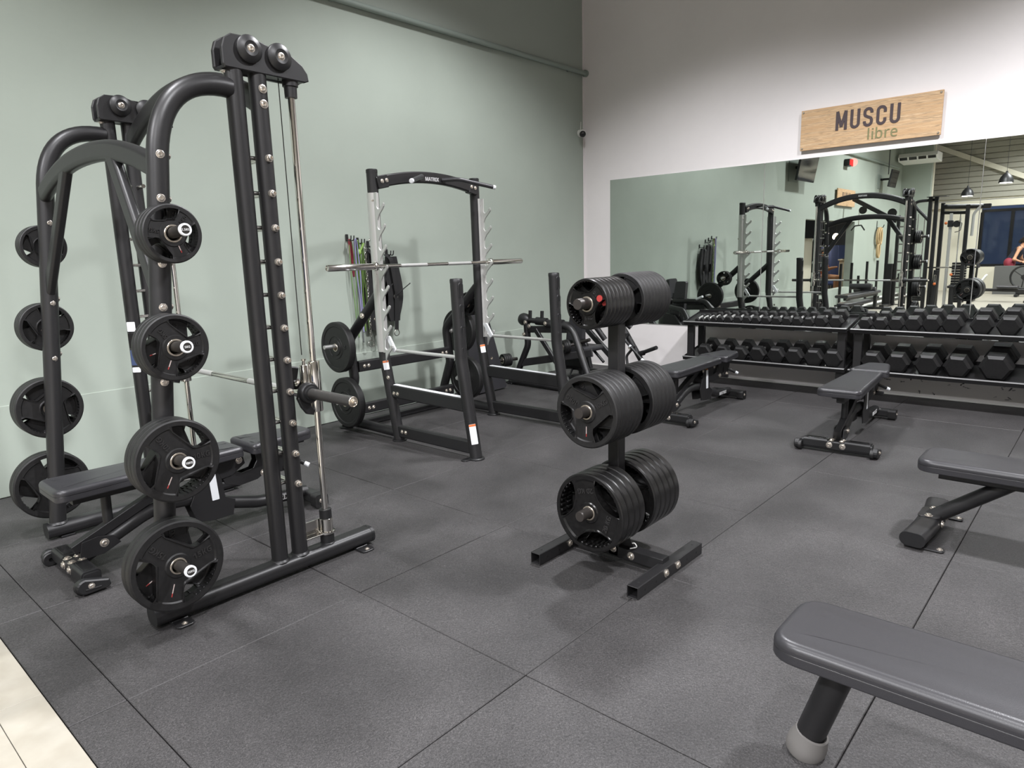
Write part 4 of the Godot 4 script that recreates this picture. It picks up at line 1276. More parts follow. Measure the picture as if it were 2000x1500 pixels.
# adjustable bench: front foot at z = 0, the seat end towards -z
func adjustable_bench(label: String, at: Vector3, turn: float) -> Node3D:
	var o := thing("adjustable_bench", label, "bench", at, turn)
	var top := 0.478
	var bp := part("back_pad", pad_shape(trapeze(0.300, 0.075, 0.232, -0.850, 0.055, 0.03), top, 0.058), M.vinyl, o)
	part("pad_board", mb().box(Vector3(0, top - 0.066, -0.40), Vector3(0.19, 0.016, 0.80), 0.004), M.plastic, bp)
	var sp := part("seat_pad", pad_shape(trapeze(0.305, -0.885, 0.175, -1.305, 0.04, 0.06), top + 0.004, 0.058), M.vinyl, o)
	part("pad_board", mb().box(Vector3(0, top - 0.062, -1.08), Vector3(0.15, 0.016, 0.33), 0.004), M.plastic, sp)
	part("pad_rail", mb().bar(pts([Vector3(0, top - 0.094, -0.02), Vector3(0, top - 0.094, -0.80)]), 0.055, 0.044, 0.008), M.black, o)
	# front foot: chunky crossbar with covers and transport wheels
	part("front_foot", mb().bar(pts([Vector3(-0.235, 0.052, 0), Vector3(0.235, 0.052, 0)]), 0.074, 0.070, 0.014), M.black, o)
	for s in [-1.0, 1.0]:
		part("foot_cover", mb().bar(pts([Vector3(s * 0.06, 0.060, 0), Vector3(s * 0.225, 0.060, 0)]), 0.082, 0.070, 0.016), M.plastic, o)
		part("cover_inlay", mb().slab(Vector3(s * 0.145, 0.0955, 0), Vector3.RIGHT, Vector3.BACK, rrect2(0.13, 0.048, 0.012), 0.004, 0.001), M.black_gloss, o)
		var prof := PackedVector2Array()
		for k in 9:
			prof.append(Vector2(0.042 + cos(PI * (0.5 - k / 8.0)) * 0.036, 0.044 + sin(PI * (0.5 - k / 8.0)) * 0.036))
		prof.append(Vector2(-0.050, 0.012))
		prof.append(Vector2(-0.062, 0.024))
		prof.append(Vector2(-0.056, 0.052))
		part("wheel_guard", mb().slab(Vector3(s * 0.262, 0, 0), Vector3.BACK, Vector3.UP, prof, 0.040, 0.006), M.plastic, o)
		var wh := part("wheel", mb().lathe(Vector3(s * 0.228, 0.036, 0.046), Vector3(s, 0, 0), PackedVector2Array([Vector2(0.010, 0), Vector2(0.031, 0), Vector2(0.036, 0.004), Vector2(0.036, 0.024), Vector2(0.031, 0.028), Vector2(0.010, 0.028)]), 22), M.rubber, o)
		bolt(o, Vector3(s * 0.283, 0.046, 0.02), Vector3(s, 0, 0), 0.8)
		part("guard_ridge", mb().bar(pts([Vector3(s * 0.2835, 0.030, -0.02), Vector3(s * 0.2835, 0.032, 0.045)]), 0.004, 0.008, 0.002), M.black, o)
		for z in [-0.022, 0.022]:
			bolt(o, Vector3(s * 0.035, 0.088, z), Vector3.UP, 1.1)
		bolt(o, Vector3(s * 0.045, 0.058, 0.038), Vector3.BACK, 1.25)
	part("pivot_bracket", mb().slab(Vector3(0.034, 0, 0), Vector3.BACK, Vector3.UP, PackedVector2Array([Vector2(-0.01, 0.085), Vector2(-0.03, 0.17), Vector2(-0.10, 0.18), Vector2(-0.17, 0.165), Vector2(-0.20, 0.12), Vector2(-0.12, 0.085)]), 0.008, 0.001), M.black, o)
	part("pivot_bracket", mb().slab(Vector3(-0.034, 0, 0), Vector3.BACK, Vector3.UP, PackedVector2Array([Vector2(-0.01, 0.085), Vector2(-0.03, 0.17), Vector2(-0.10, 0.18), Vector2(-0.17, 0.165), Vector2(-0.20, 0.12), Vector2(-0.12, 0.085)]), 0.008, 0.001), M.black, o)
	for s in [-1.0, 1.0]:
		bolt(o, Vector3(s * 0.038, 0.140, -0.125), Vector3(s, 0, 0), 1.2)
	# arched main tube, gusset, rear tube and rear foot
	part("main_tube", mb().tube(bent([Vector3(0, 0.085, -0.03), Vector3(0, 0.245, -0.40), Vector3(0, 0.215, -0.70)], 0.45, 12), 0.036, 18), M.black, o)
	part("rear_tube", mb().tube(bent([Vector3(0, 0.165, -0.72), Vector3(0, 0.10, -0.95), Vector3(0, 0.075, -1.27)], 0.3, 8), 0.036, 18), M.black, o)
	for s in [-1.0, 1.0]:
		part("gusset", mb().slab(Vector3(s * 0.043, 0, 0), Vector3.BACK, Vector3.UP, PackedVector2Array([Vector2(-0.58, 0.10), Vector2(-0.55, 0.20), Vector2(-0.60, 0.30), Vector2(-0.62, 0.405), Vector2(-0.70, 0.405), Vector2(-0.735, 0.30), Vector2(-0.745, 0.20), Vector2(-0.80, 0.17), Vector2(-0.78, 0.085), Vector2(-0.68, 0.085)]), 0.008, 0.0015), M.black, o)
		part("warning_label", mb().slab(Vector3(s * 0.0478, 0.285, -0.685), Vector3(0, 0, 1), Vector3(0, 1, 0.06).normalized(), rrect2(0.040, 0.175, 0.003), 0.0015, 0.0), M.label, o)
		part("hazard_sticker", mb().slab(Vector3(s * 0.0478, 0.392, -0.655), Vector3(0, 0, 1), Vector3.UP, PackedVector2Array([Vector2(-0.012, -0.008), Vector2(0.012, -0.008), Vector2(0, 0.014)]), 0.0015, 0.0), M.yellow, o)
		part("label_header", mb().slab(Vector3(s * 0.0484, 0.379, -0.682), Vector3(0, 0, 1), Vector3.UP, rrect2(0.020, 0.014, 0.003), 0.0015, 0.0), M.orange, o)
		part("adjuster_plate", mb().slab(Vector3(s * 0.036, 0, 0), Vector3.BACK, Vector3.UP, PackedVector2Array([Vector2(-0.60, 0.38), Vector2(-0.60, 0.415), Vector2(-0.87, 0.415), Vector2(-0.88, 0.36), Vector2(-0.80, 0.31), Vector2(-0.70, 0.30)]), 0.007, 0.001), M.black, o)
		bolt(o, Vector3(s * 0.040, 0.385, -0.845), Vector3(s, 0, 0), 1.1)
		bolt(o, Vector3(s * 0.047, 0.375, -0.60), Vector3(s, 0, 0), 1.0)
		# J-shaped seat bracket
		part("seat_bracket", mb().slab(Vector3(s * 0.028, 0, 0), Vector3.BACK, Vector3.UP, PackedVector2Array([Vector2(-0.73, 0.34), Vector2(-0.76, 0.265), Vector2(-0.84, 0.235), Vector2(-0.95, 0.245), Vector2(-1.03, 0.285), Vector2(-1.06, 0.34), Vector2(-1.06, 0.41), Vector2(-0.95, 0.41), Vector2(-0.955, 0.355), Vector2(-0.93, 0.315), Vector2(-0.86, 0.305), Vector2(-0.80, 0.335), Vector2(-0.78, 0.37)]), 0.008, 0.0015), M.black, o)
		bolt(o, Vector3(s * 0.032, 0.275, -0.99), Vector3(s, 0, 0), 1.2)
		part("fan_plate", mb().slab(Vector3(s * 0.024, 0, 0), Vector3.BACK, Vector3.UP, PackedVector2Array([Vector2(-1.06, 0.41), Vector2(-1.10, 0.25), Vector2(-1.16, 0.25), Vector2(-1.20, 0.30), Vector2(-1.22, 0.36), Vector2(-1.20, 0.41)]), 0.007, 0.001), M.black, o)
	part("link_bar", mb().bar(pts([Vector3(-0.10, 0.27, -1.02), Vector3(0.10, 0.27, -1.02)]), 0.03, 0.03, 0.006), M.black, o)
	part("pull_handle", mb().rod(Vector3(0.02, 0.315, -1.18), Vector3(0.085, 0.275, -1.235), 0.013, 14), M.plastic, o)
	part("handle_cap", mb().rod(Vector3(0.080, 0.278, -1.231), Vector3(0.10, 0.266, -1.248), 0.0145, 14), M.label, o)
	bolt(o, Vector3(0.032, 0.27, -1.14), Vector3.RIGHT, 1.3)
	part("support_post", mb().rod(Vector3(0, top - 0.07, -0.17), Vector3(0, 0.22, -0.165), 0.023, 16), M.plastic, o)
	part("support_strut", mb().bar(pts([Vector3(0, 0.135, 0.005), Vector3(0, 0.395, -0.60)]), 0.048, 0.048, 0.005), M.black, o)
	part("rear_foot", mb().bar(pts([Vector3(-0.11, 0.055, -1.275), Vector3(0.11, 0.055, -1.275)]), 0.072, 0.066, 0.014), M.black, o)
	for s in [-1.0, 1.0]:
		part("rubber_end", mb().bar(pts([Vector3(s * 0.105, 0.045, -1.275), Vector3(s * 0.165, 0.045, -1.275)]), 0.088, 0.084, 0.020), M.rubber, o)
		part("end_recess", mb().slab(Vector3(s * 0.1655, 0.048, -1.275), Vector3(0, 0, 1), Vector3.UP, rrect2(0.055, 0.045, 0.012), 0.003, 0.0), M.hole, o)
		bolt(o, Vector3(s * 0.166, 0.050, -1.27), Vector3(s, 0, 0), 0.8)
		var l := part("lettering", text_mesh("MATRIX", 0.030, 0.002), M.logo_white, o)
		l.transform = Transform3D(Basis(Vector3(0, 0, -s), Vector3.UP, Vector3(s, 0, 0)), Vector3(s * 0.0368, 0.092, -1.06))
	return o


func flat_bench(label: String, at: Vector3, turn: float) -> void:
	var o := thing("flat_bench", label, "bench", at, turn)
	# long axis along x; the wide foot stands at -x, the single booted leg at +x
	var out := PackedVector2Array()
	for p in trapeze(0.315, 0.59, 0.315, -0.59, 0.085, 0.085):
		out.append(Vector2(p.y, -p.x))
	var pd := part("pad", pad_shape(out, 0.42, 0.062, 0.026), M.vinyl, o)
	part("pad_board", mb().box(Vector3(0, 0.352, 0), Vector3(1.08, 0.014, 0.22), 0.004), M.plastic, pd)
	part("spine", mb().bar(pts([Vector3(-0.50, 0.325, 0), Vector3(0.50, 0.325, 0)]), 0.10, 0.044, 0.01), M.black, o)
	# the leg with the wide foot
	part("leg", mb().tube(pts([Vector3(-0.20, 0.325, 0), Vector3(-0.525, 0.075, 0)]), 0.037, 18), M.black, o)
	part("foot_bar", mb().bar(bent([Vector3(-0.545, 0.052, 0.30), Vector3(-0.525, 0.064, 0.12), Vector3(-0.525, 0.064, -0.12), Vector3(-0.545, 0.052, -0.30)], 0.3, 5), 0.115, 0.070, 0.033, Vector3.UP, 5), M.black, o)
	for s in [-1.0, 1.0]:
		part("end_cap", mb().bar(pts([Vector3(-0.545, 0.052, s * 0.300), Vector3(-0.546, 0.0515, s * 0.310)]), 0.117, 0.072, 0.034, Vector3.UP, 5), M.plastic, o)
		part("foot_tab", mb().slab(Vector3(-0.47, 0.006, s * 0.255), Vector3.RIGHT, Vector3.BACK, rrect2(0.11, 0.055, 0.014), 0.008), M.black, o)
		part("rubber_foot", mb().box(Vector3(-0.545, 0.008, s * 0.25), Vector3(0.08, 0.014, 0.07), 0.003), M.plastic, o)
		bolt(o, Vector3(-0.435, 0.010, s * 0.255), Vector3.UP, 0.8)
		bolt(o, Vector3(-0.466, 0.070, s * 0.055), Vector3.RIGHT, 1.1)
	part("leg_flange", mb().slab(Vector3(-0.525, 0.099, 0), Vector3.RIGHT, Vector3.BACK, rrect2(0.10, 0.155, 0.02), 0.008), M.black, o)
	for s in [-1.0, 1.0]:
		bolt(o, Vector3(-0.525, 0.104, s * 0.062), Vector3.UP, 1.1)
	# the single leg in its rubber boot
	part("leg", mb().tube(pts([Vector3(0.425, 0.325, 0), Vector3(0.512, 0.04, 0)]), 0.041, 20), M.black, o)
	part("rubber_boot", mb().lathe(Vector3(0.520, 0.0, 0), Vector3(-0.29, 0.957, 0), PackedVector2Array([Vector2(0.052, 0.002), Vector2(0.056, 0.012), Vector2(0.056, 0.040), Vector2(0.051, 0.056), Vector2(0.047, 0.075), Vector2(0.041, 0.078)]), 24), M.boot, o)


func benches() -> void:
	adjustable_bench("black adjustable bench standing flat inside the smith machine", Vector3(-3.68, 0, -0.895), 0.0)
	adjustable_bench("black adjustable bench behind the plate tree, its seat end by the left dumbbell rack", Vector3(-2.885, 0, -5.24), 0.0)
	adjustable_bench("black adjustable bench standing alone in front of the right dumbbell rack", Vector3(-1.445, 0, -5.15), 0.05)
	flat_bench("black flat bench at the right edge, resting on a wide oval foot with bolted tabs", Vector3(-0.105, 0, -3.955), 0.0)
	flat_bench("black flat bench in the front right corner, with a grey rubber boot on its leg", Vector3(-0.055, 0, -1.905), PI)


func hex_dumbbell(called: String, D: float, L: float, grip_r: float) -> Node3D:
	var o := Node3D.new()
	o.name = called
	# hexagonal heads, flats up and down, with a bevelled outer face
	var hl := D * 0.56
	var R := D * 0.5 / cos(PI / 6.0) * 0.97
	for s in [1.0, -1.0]:
		var m := mb()
		var rings := [[0.86, 0.0], [1.0, hl * 0.10], [1.0, hl * 0.82], [0.80, hl]]
		for q in 3:
			for k in 6:
				var a0 := TAU * k / 6.0
				var a1 := TAU * (k + 1) / 6.0
				var p := func(ring: Array, a: float) -> Vector3: return Vector3(cos(a) * R * ring[0], sin(a) * R * ring[0], s * (L * 0.5 - hl + ring[1]))
				var am := (a0 + a1) * 0.5
				m.flat(p.call(rings[q], a0), p.call(rings[q + 1], a0), p.call(rings[q + 1], a1), p.call(rings[q], a1), Vector3(cos(am), sin(am), s * (rings[q][0] - rings[q + 1][0]) * 2.0))
		for e in [rings[0], rings[3]]:
			for k in 6:
				var z: float = s * (L * 0.5 - hl + e[1])
				var nz := Vector3(0, 0, s if e == rings[3] else -s)
				m.tri(Vector3(0, 0, z), Vector3(cos(TAU * k / 6.0), sin(TAU * k / 6.0), 0) * R * e[0] + Vector3(0, 0, z), Vector3(cos(TAU * (k + 1) / 6.0), sin(TAU * (k + 1) / 6.0), 0) * R * e[0] + Vector3(0, 0, z), nz, nz, nz)
		part("head", m, M.rubber, o)
	part("handle", mb().lathe(Vector3(0, 0, -L * 0.5 + hl * 0.9), Vector3.BACK, PackedVector2Array([Vector2(grip_r * 0.9, 0), Vector2(grip_r * 0.9, hl * 0.15), Vector2(grip_r * 1.12, (L - 2 * hl) * 0.5 + hl * 0.1), Vector2(grip_r * 0.9, L - 2 * hl + hl * 0.05), Vector2(grip_r * 0.9, L - hl * 1.8)]), 14), M.steel, o)
	return o


func dumbbells() -> void:
	for r in [[-3.665, -1.945, "left", "black two-shelf dumbbell rack nearer the green wall, full of small dumbbells above"], [-1.915, -0.12, "right", "black two-shelf dumbbell rack with large dumbbells, in front of scuffed paint at right"]]:
		var x0: float = r[0]
		var x1: float = r[1]
		var o := thing("dumbbell_rack", r[3], "dumbbell rack", Vector3((x0 + x1) / 2, 0, -7.2))
		var w := x1 - x0
		for y in [0.692, 0.300]:
			# a sloping tray with a lip turned up at its front
			var ang := 0.24
			var b := Basis(Vector3.RIGHT, ang)
			var tray := part("upper_shelf" if y > 0.5 else "lower_shelf", mb().box(Vector3(0, y + 0.030, -0.02), Vector3(w, 0.006, 0.40), 0.001, b), M.black, o)
			part("shelf_lip", mb().box(Vector3(0, y - 0.014, 0.178), Vector3(w, 0.042, 0.006), 0.001, b), M.black, tray)
			part("lip_edge", mb().box(Vector3(0, y + 0.004, 0.186), Vector3(w, 0.010, 0.022), 0.003, b), M.rack_edge, tray)
			part("back_lip", mb().box(Vector3(0, y + 0.085, -0.213), Vector3(w, 0.05, 0.006), 0.001, b), M.black, tray)
			for s in [-1.0, 1.0]:
				part("end_gusset", mb().slab(Vector3(s * (w / 2 - 0.004), 0, 0), Vector3.BACK, Vector3.UP, PackedVector2Array([Vector2(0.19, y), Vector2(-0.21, y + 0.09), Vector2(-0.21, y + 0.03), Vector2(-0.05, y - 0.07)]), 0.006, 0.001), M.black, tray)
		for s in [-1.0, 1.0]:
			var x: float = s * (w / 2 - 0.06)
			part("leg", mb().box(Vector3(x, 0.35, 0.10), Vector3(0.075, 0.66, 0.05), 0.004), M.black, o)
			part("leg", mb().box(Vector3(x, 0.38, -0.16), Vector3(0.075, 0.74, 0.05), 0.004), M.black, o)
			part("foot", mb().box(Vector3(x, 0.02, -0.03), Vector3(0.085, 0.04, 0.40), 0.006), M.black, o)
	# [x of the centre, head size] of every dumbbell, as they lie from the green wall outwards
	var rows := [
		["left rack's upper shelf", 0.692, 0.15, 0.014, [-3.516, 0.050, -3.455, 0.055, -3.390, 0.062, -3.320, 0.072, -3.245, 0.080, -3.153, 0.085, -3.053, 0.087, -2.949, 0.090, -2.850, 0.092, -2.745, 0.094, -2.640, 0.096, -2.534, 0.098, -2.427, 0.100, -2.318, 0.102, -2.200, 0.118, -2.065, 0.124]],
		["right rack's upper shelf", 0.692, 0.20, 0.017, [-1.795, 0.116, -1.670, 0.120, -1.540, 0.132, -1.395, 0.142, -1.250, 0.150, -1.092, 0.156, -0.880, 0.162, -0.685, 0.168, -0.480, 0.168, -0.280, 0.170]],
		["left rack's lower shelf", 0.300, 0.21, 0.017, [-3.430, 0.145, -3.215, 0.148, -3.015, 0.150, -2.825, 0.160, -2.635, 0.164, -2.450, 0.168, -2.257, 0.172, -2.072, 0.176]],
		["right rack's lower shelf", 0.300, 0.23, 0.018, [-1.715, 0.182, -1.505, 0.186, -1.260, 0.196, -1.025, 0.200, -0.745, 0.228, -0.40, 0.232]],
	]
	var nth := ["first", "second", "third", "fourth", "fifth", "sixth", "seventh", "eighth", "ninth", "tenth", "eleventh", "twelfth", "thirteenth", "fourteenth", "fifteenth", "sixteenth"]
	for row in rows:
		var list: Array = row[4]
		for k in list.size() / 2:
			var D: float = list[2 * k + 1]
			var L := 0.125 + D * 1.12
			var o := hex_dumbbell("hex_dumbbell", D, L, row[3])
			o.name = numbered("hex_dumbbell")
			add_child(o)
			tag(o, "black hex dumbbell, %s from the green wall on the %s" % [nth[k], row[0]], "dumbbell", "dumbbells on the " + row[0])
			var tilt := 0.24
			var b := Basis(Vector3.RIGHT, tilt) * Basis(Vector3.UP, rng.randf_range(-0.05, 0.05))
			# its front face stands just behind the lip
			var zc := -7.2 + 0.158 - L * 0.5
			var yc: float = row[1] + 0.030 + 0.0045 - (zc + 7.22) * tan(tilt) + D * 0.5 * 0.97 / cos(tilt)
			o.transform = Transform3D(b, Vector3(list[2 * k], yc, zc))


func corner_machine() -> void:
	var o := thing("leverage_machine", "low black plate-loaded lever machine with curved legs in the corner behind the half rack", "gym machine", Vector3(-4.65, 0, -6.4))
	# floor rails and spine
	wpart("floor_rail", mb().bar(pts([Vector3(-5.27, 0.036, -5.87), Vector3(-4.02, 0.036, -5.80)]), 0.07, 0.06, 0.028, Vector3.UP, 4), M.black, o)
	wpart("floor_rail", mb().bar(pts([Vector3(-5.10, 0.036, -7.0), Vector3(-3.90, 0.036, -6.85)]), 0.07, 0.06, 0.028, Vector3.UP, 4), M.black, o)
	wpart("spine", mb().bar(pts([Vector3(-4.72, 0.060, -5.84), Vector3(-4.60, 0.060, -6.92)]), 0.06, 0.08, 0.012), M.black, o)
	for x in [-5.25, -4.05]:
		wpart("rubber_foot", mb().box(Vector3(x, 0.010, -5.835 if x > -4.5 else -5.87), Vector3(0.07, 0.018, 0.08), 0.004), M.plastic, o)
	# legs
	wpart("rear_leg", mb().bar(bent([Vector3(-5.20, 0.05, -5.87), Vector3(-4.985, 0.475, -5.87), Vector3(-5.00, 0.74, -5.87)], 0.15, 6), 0.055, 0.075, 0.02, Vector3.BACK), M.black, o)
	wpart("front_leg", mb().tube(bent([Vector3(-4.72, 0.715, -5.88), Vector3(-4.38, 0.72, -5.88), Vector3(-4.06, 0.05, -5.82)], 0.20, 8), 0.036, 16), M.black, o)
	wpart("lower_tie", mb().bar(pts([Vector3(-5.08, 0.265, -5.87), Vector3(-4.30, 0.40, -6.15)]), 0.045, 0.085, 0.010), M.black, o)
	wpart("upper_tie", mb().bar(pts([Vector3(-4.98, 0.655, -5.87), Vector3(-4.45, 0.675, -5.90)]), 0.05, 0.075, 0.012), M.black, o)
	wpart("strut", mb().bar(pts([Vector3(-4.86, 0.655, -5.86), Vector3(-4.38, 0.10, -5.83)]), 0.035, 0.055, 0.010), M.black, o)
	wpart("strut", mb().bar(pts([Vector3(-4.86, 0.60, -6.80), Vector3(-4.40, 0.16, -6.84)]), 0.05, 0.07, 0.015), M.black, o)
	# pivot head with its roller and pegs
	wpart("pivot_head", mb().lathe(Vector3(-5.10, 0.765, -5.90), Vector3(1, -0.10, 0.1), PackedVector2Array([Vector2(0, 0), Vector2(0.062, 0.004), Vector2(0.072, 0.03), Vector2(0.066, 0.09), Vector2(0.045, 0.12), Vector2(0.030, 0.14)]), 20), M.plastic, o)
	wpart("pivot_bar", mb().rod(Vector3(-5.02, 0.758, -5.88), Vector3(-4.42, 0.730, -5.90), 0.030, 14), M.black, o)
	wpart("pivot_cuff", mb().rod(Vector3(-4.86, 0.752, -5.88), Vector3(-4.72, 0.745, -5.885), 0.045, 16), M.plastic, o)
	wpart("pivot_cuff", mb().rod(Vector3(-4.58, 0.740, -5.89), Vector3(-4.50, 0.735, -5.895), 0.045, 16), M.plastic, o)
	for x in [-4.955, -4.785]:
		wpart("adjusting_peg", mb().rod(Vector3(x, 0.77, -5.88), Vector3(x + 0.005, 0.865, -5.88), 0.020, 12), M.plastic, o)
	for q in [[-4.985, 0.735], [-4.93, 0.695], [-4.70, 0.735], [-5.01, 0.60]]:
		wbolt(o, Vector3(q[0], q[1], -5.830), Vector3.BACK, 1.3)
	# low horns with small plates
	wpart("plate_horn", mb().rod(Vector3(-5.20, 0.295, -5.92), Vector3(-5.28, 0.295, -5.70), 0.019, 14), M.horn_metal, o)
	var d := Vector3(-0.30, 0, 0.95).normalized()
	plate_row("small", 4, Vector3(-5.262, 0.292, -5.745), d, 0.0255, "the corner machine's low left horn", "small plates on the corner machine")
	wpart("plate_horn", mb().rod(Vector3(-4.50, 0.49, -6.13), Vector3(-4.60, 0.46, -5.94), 0.019, 14).rod(Vector3(-4.30, 0.55, -6.10), Vector3(-4.52, 0.48, -6.12), 0.02, 12), M.horn_metal, o)
	var d2 := Vector3(-0.45, -0.12, 0.85).normalized()
	plate_row("small", 3, Vector3(-4.575, 0.466, -5.99), d2, 0.0255, "the corner machine's right horn", "small plates on the corner machine")
	# front frame: leaning leg, lever with silver tips, spare horns
	wpart("front_frame", mb().tube(bent([Vector3(-4.62, 0.72, -6.62), Vector3(-4.34, 0.70, -6.75), Vector3(-3.98, 0.05, -6.86)], 0.14, 8), 0.034, 16), M.black, o)
	wpart("lever", mb().tube(bent([Vector3(-4.20, 0.56, -6.74), Vector3(-4.25, 0.49, -6.72), Vector3(-4.16, 0.42, -6.70), Vector3(-3.98, 0.27, -6.68)], 0.05, 5), 0.0165, 12), M.black, o)
	wpart("lever_tip", mb().rod(Vector3(-3.995, 0.283, -6.682), Vector3(-3.965, 0.258, -6.678), 0.018, 12), M.label, o)
	wpart("lever_band", mb().rod(Vector3(-4.165, 0.424, -6.70), Vector3(-4.15, 0.411, -6.698), 0.018, 12), M.label, o)
	wpart("lever", mb().tube(bent([Vector3(-4.70, 0.395, -6.55), Vector3(-4.60, 0.40, -6.55), Vector3(-4.40, 0.24, -6.52)], 0.08, 5), 0.0165, 12), M.black, o)
	wpart("lever_band", mb().rod(Vector3(-4.555, 0.364, -6.543), Vector3(-4.54, 0.352, -6.54), 0.018, 12), M.label, o)
	wpart("plate_horn", mb().rod(Vector3(-4.09, 0.325, -6.78), Vector3(-4.02, 0.345, -6.77), 0.030, 14).rod(Vector3(-4.05, 0.34, -6.78), Vector3(-3.82, 0.425, -6.70), 0.0225, 16), M.black, o)
	wpart("foot_hook", mb().tube(bent([Vector3(-4.12, 0.42, -6.74), Vector3(-4.22, 0.30, -6.72), Vector3(-4.19, 0.18, -6.70), Vector3(-4.10, 0.17, -6.70)], 0.06, 5), 0.0155, 12), M.black, o)
	wpart("plate_horn", mb().rod(Vector3(-4.78, 0.165, -6.46), Vector3(-4.66, 0.17, -6.45), 0.042, 16).rod(Vector3(-4.95, 0.15, -6.40), Vector3(-4.70, 0.168, -6.46), 0.0225, 16), M.black, o)
	wpart("hook", mb().tube(bent([Vector3(-4.78, 0.14, -6.43), Vector3(-4.80, 0.07, -6.40), Vector3(-4.68, 0.04, -6.38)], 0.04, 5), 0.012, 10), M.black, o)
	for q in [[-4.26, 0.57], [-4.17, 0.40]]:
		wbolt(o, Vector3(q[0], q[1], -6.72), Vector3(0.3, 0.2, 1), 1.3)
	# seat, back pad and the two arms that show in the mirror
	wpart("seat_pad", mb().bar(pts([Vector3(-4.62, 0.40, -6.25), Vector3(-4.60, 0.40, -6.60)]), 0.30, 0.06, 0.028, Vector3.UP, 5), M.vinyl, o)
	wpart("seat_post", mb().bar(pts([Vector3(-4.64, 0.08, -6.42), Vector3(-4.62, 0.38, -6.42)]), 0.06, 0.06, 0.012, Vector3.RIGHT), M.black, o)
	wpart("back_pad", mb().slab(Vector3(-4.62, 0.78, -6.33), Vector3.RIGHT, Vector3(0.12, 1, 0).normalized(), trapeze(0.21, -0.28, 0.15, 0.28, 0.03, 0.03), 0.07, 0.012), M.vinyl, o)
	wpart("press_arm", mb().tube(bent([Vector3(-4.66, 0.79, -6.42), Vector3(-4.18, 0.80, -6.44), Vector3(-4.02, 0.66, -6.50)], 0.16, 7), 0.032, 14), M.black, o)
	wpart("press_arm", mb().tube(bent([Vector3(-4.69, 0.71, -6.46), Vector3(-4.50, 0.69, -6.46), Vector3(-4.38, 0.50, -6.52)], 0.18, 7), 0.032, 14), M.black, o)
	wpart("arm_tip", mb().rod(Vector3(-4.28, 0.83, -6.50), Vector3(-4.17, 0.87, -6.55), 0.016, 10), M.label, o)
	wpart("shroud", mb().slab(Vector3(-4.70, 0.40, -6.40), Vector3.RIGHT, Vector3.UP, PackedVector2Array([Vector2(-0.16, -0.22), Vector2(0.22, -0.22), Vector2(0.16, 0.05), Vector2(0.05, 0.20), Vector2(-0.12, 0.22)]), 0.05, 0.006), M.plastic, o)
	var chain := part("safety_chain", chain_shape(10, 0.030), M.chrome, o)
	chain.position = Vector3(-4.60, 0.66, -6.36) - o.position
	# tapered black board leaning on the green wall
	var e1 := Vector3(0, 0, -1)
	var e2 := Vector3(-0.16, 1, 0).normalized()
	single("leaning_board", mb().slab(Vector3(-5.215, 0.53, -5.33), e1, e2, trapeze(0.60, -0.525, 0.24, 0.525, 0.05, 0.04), 0.055, 0.010), M.vinyl, "tapered black padded board leaning against the green wall behind the half rack", "exercise board")


# a chain hanging straight down from the origin
func chain_shape(count: int, pitch: float) -> MB:
	var m := mb()
	for k in count:
		var e := Vector3.RIGHT if k % 2 == 0 else Vector3.BACK
		var loop := PackedVector3Array()
		for j in 11:
			var a := TAU * j / 10.0
			loop.append(Vector3(0, -pitch * 0.8 * k, 0) + e * cos(a) * pitch * 0.26 + Vector3.UP * sin(a) * pitch * 0.55)
		m.tube(loop, pitch * 0.085, 6, false)
	return m


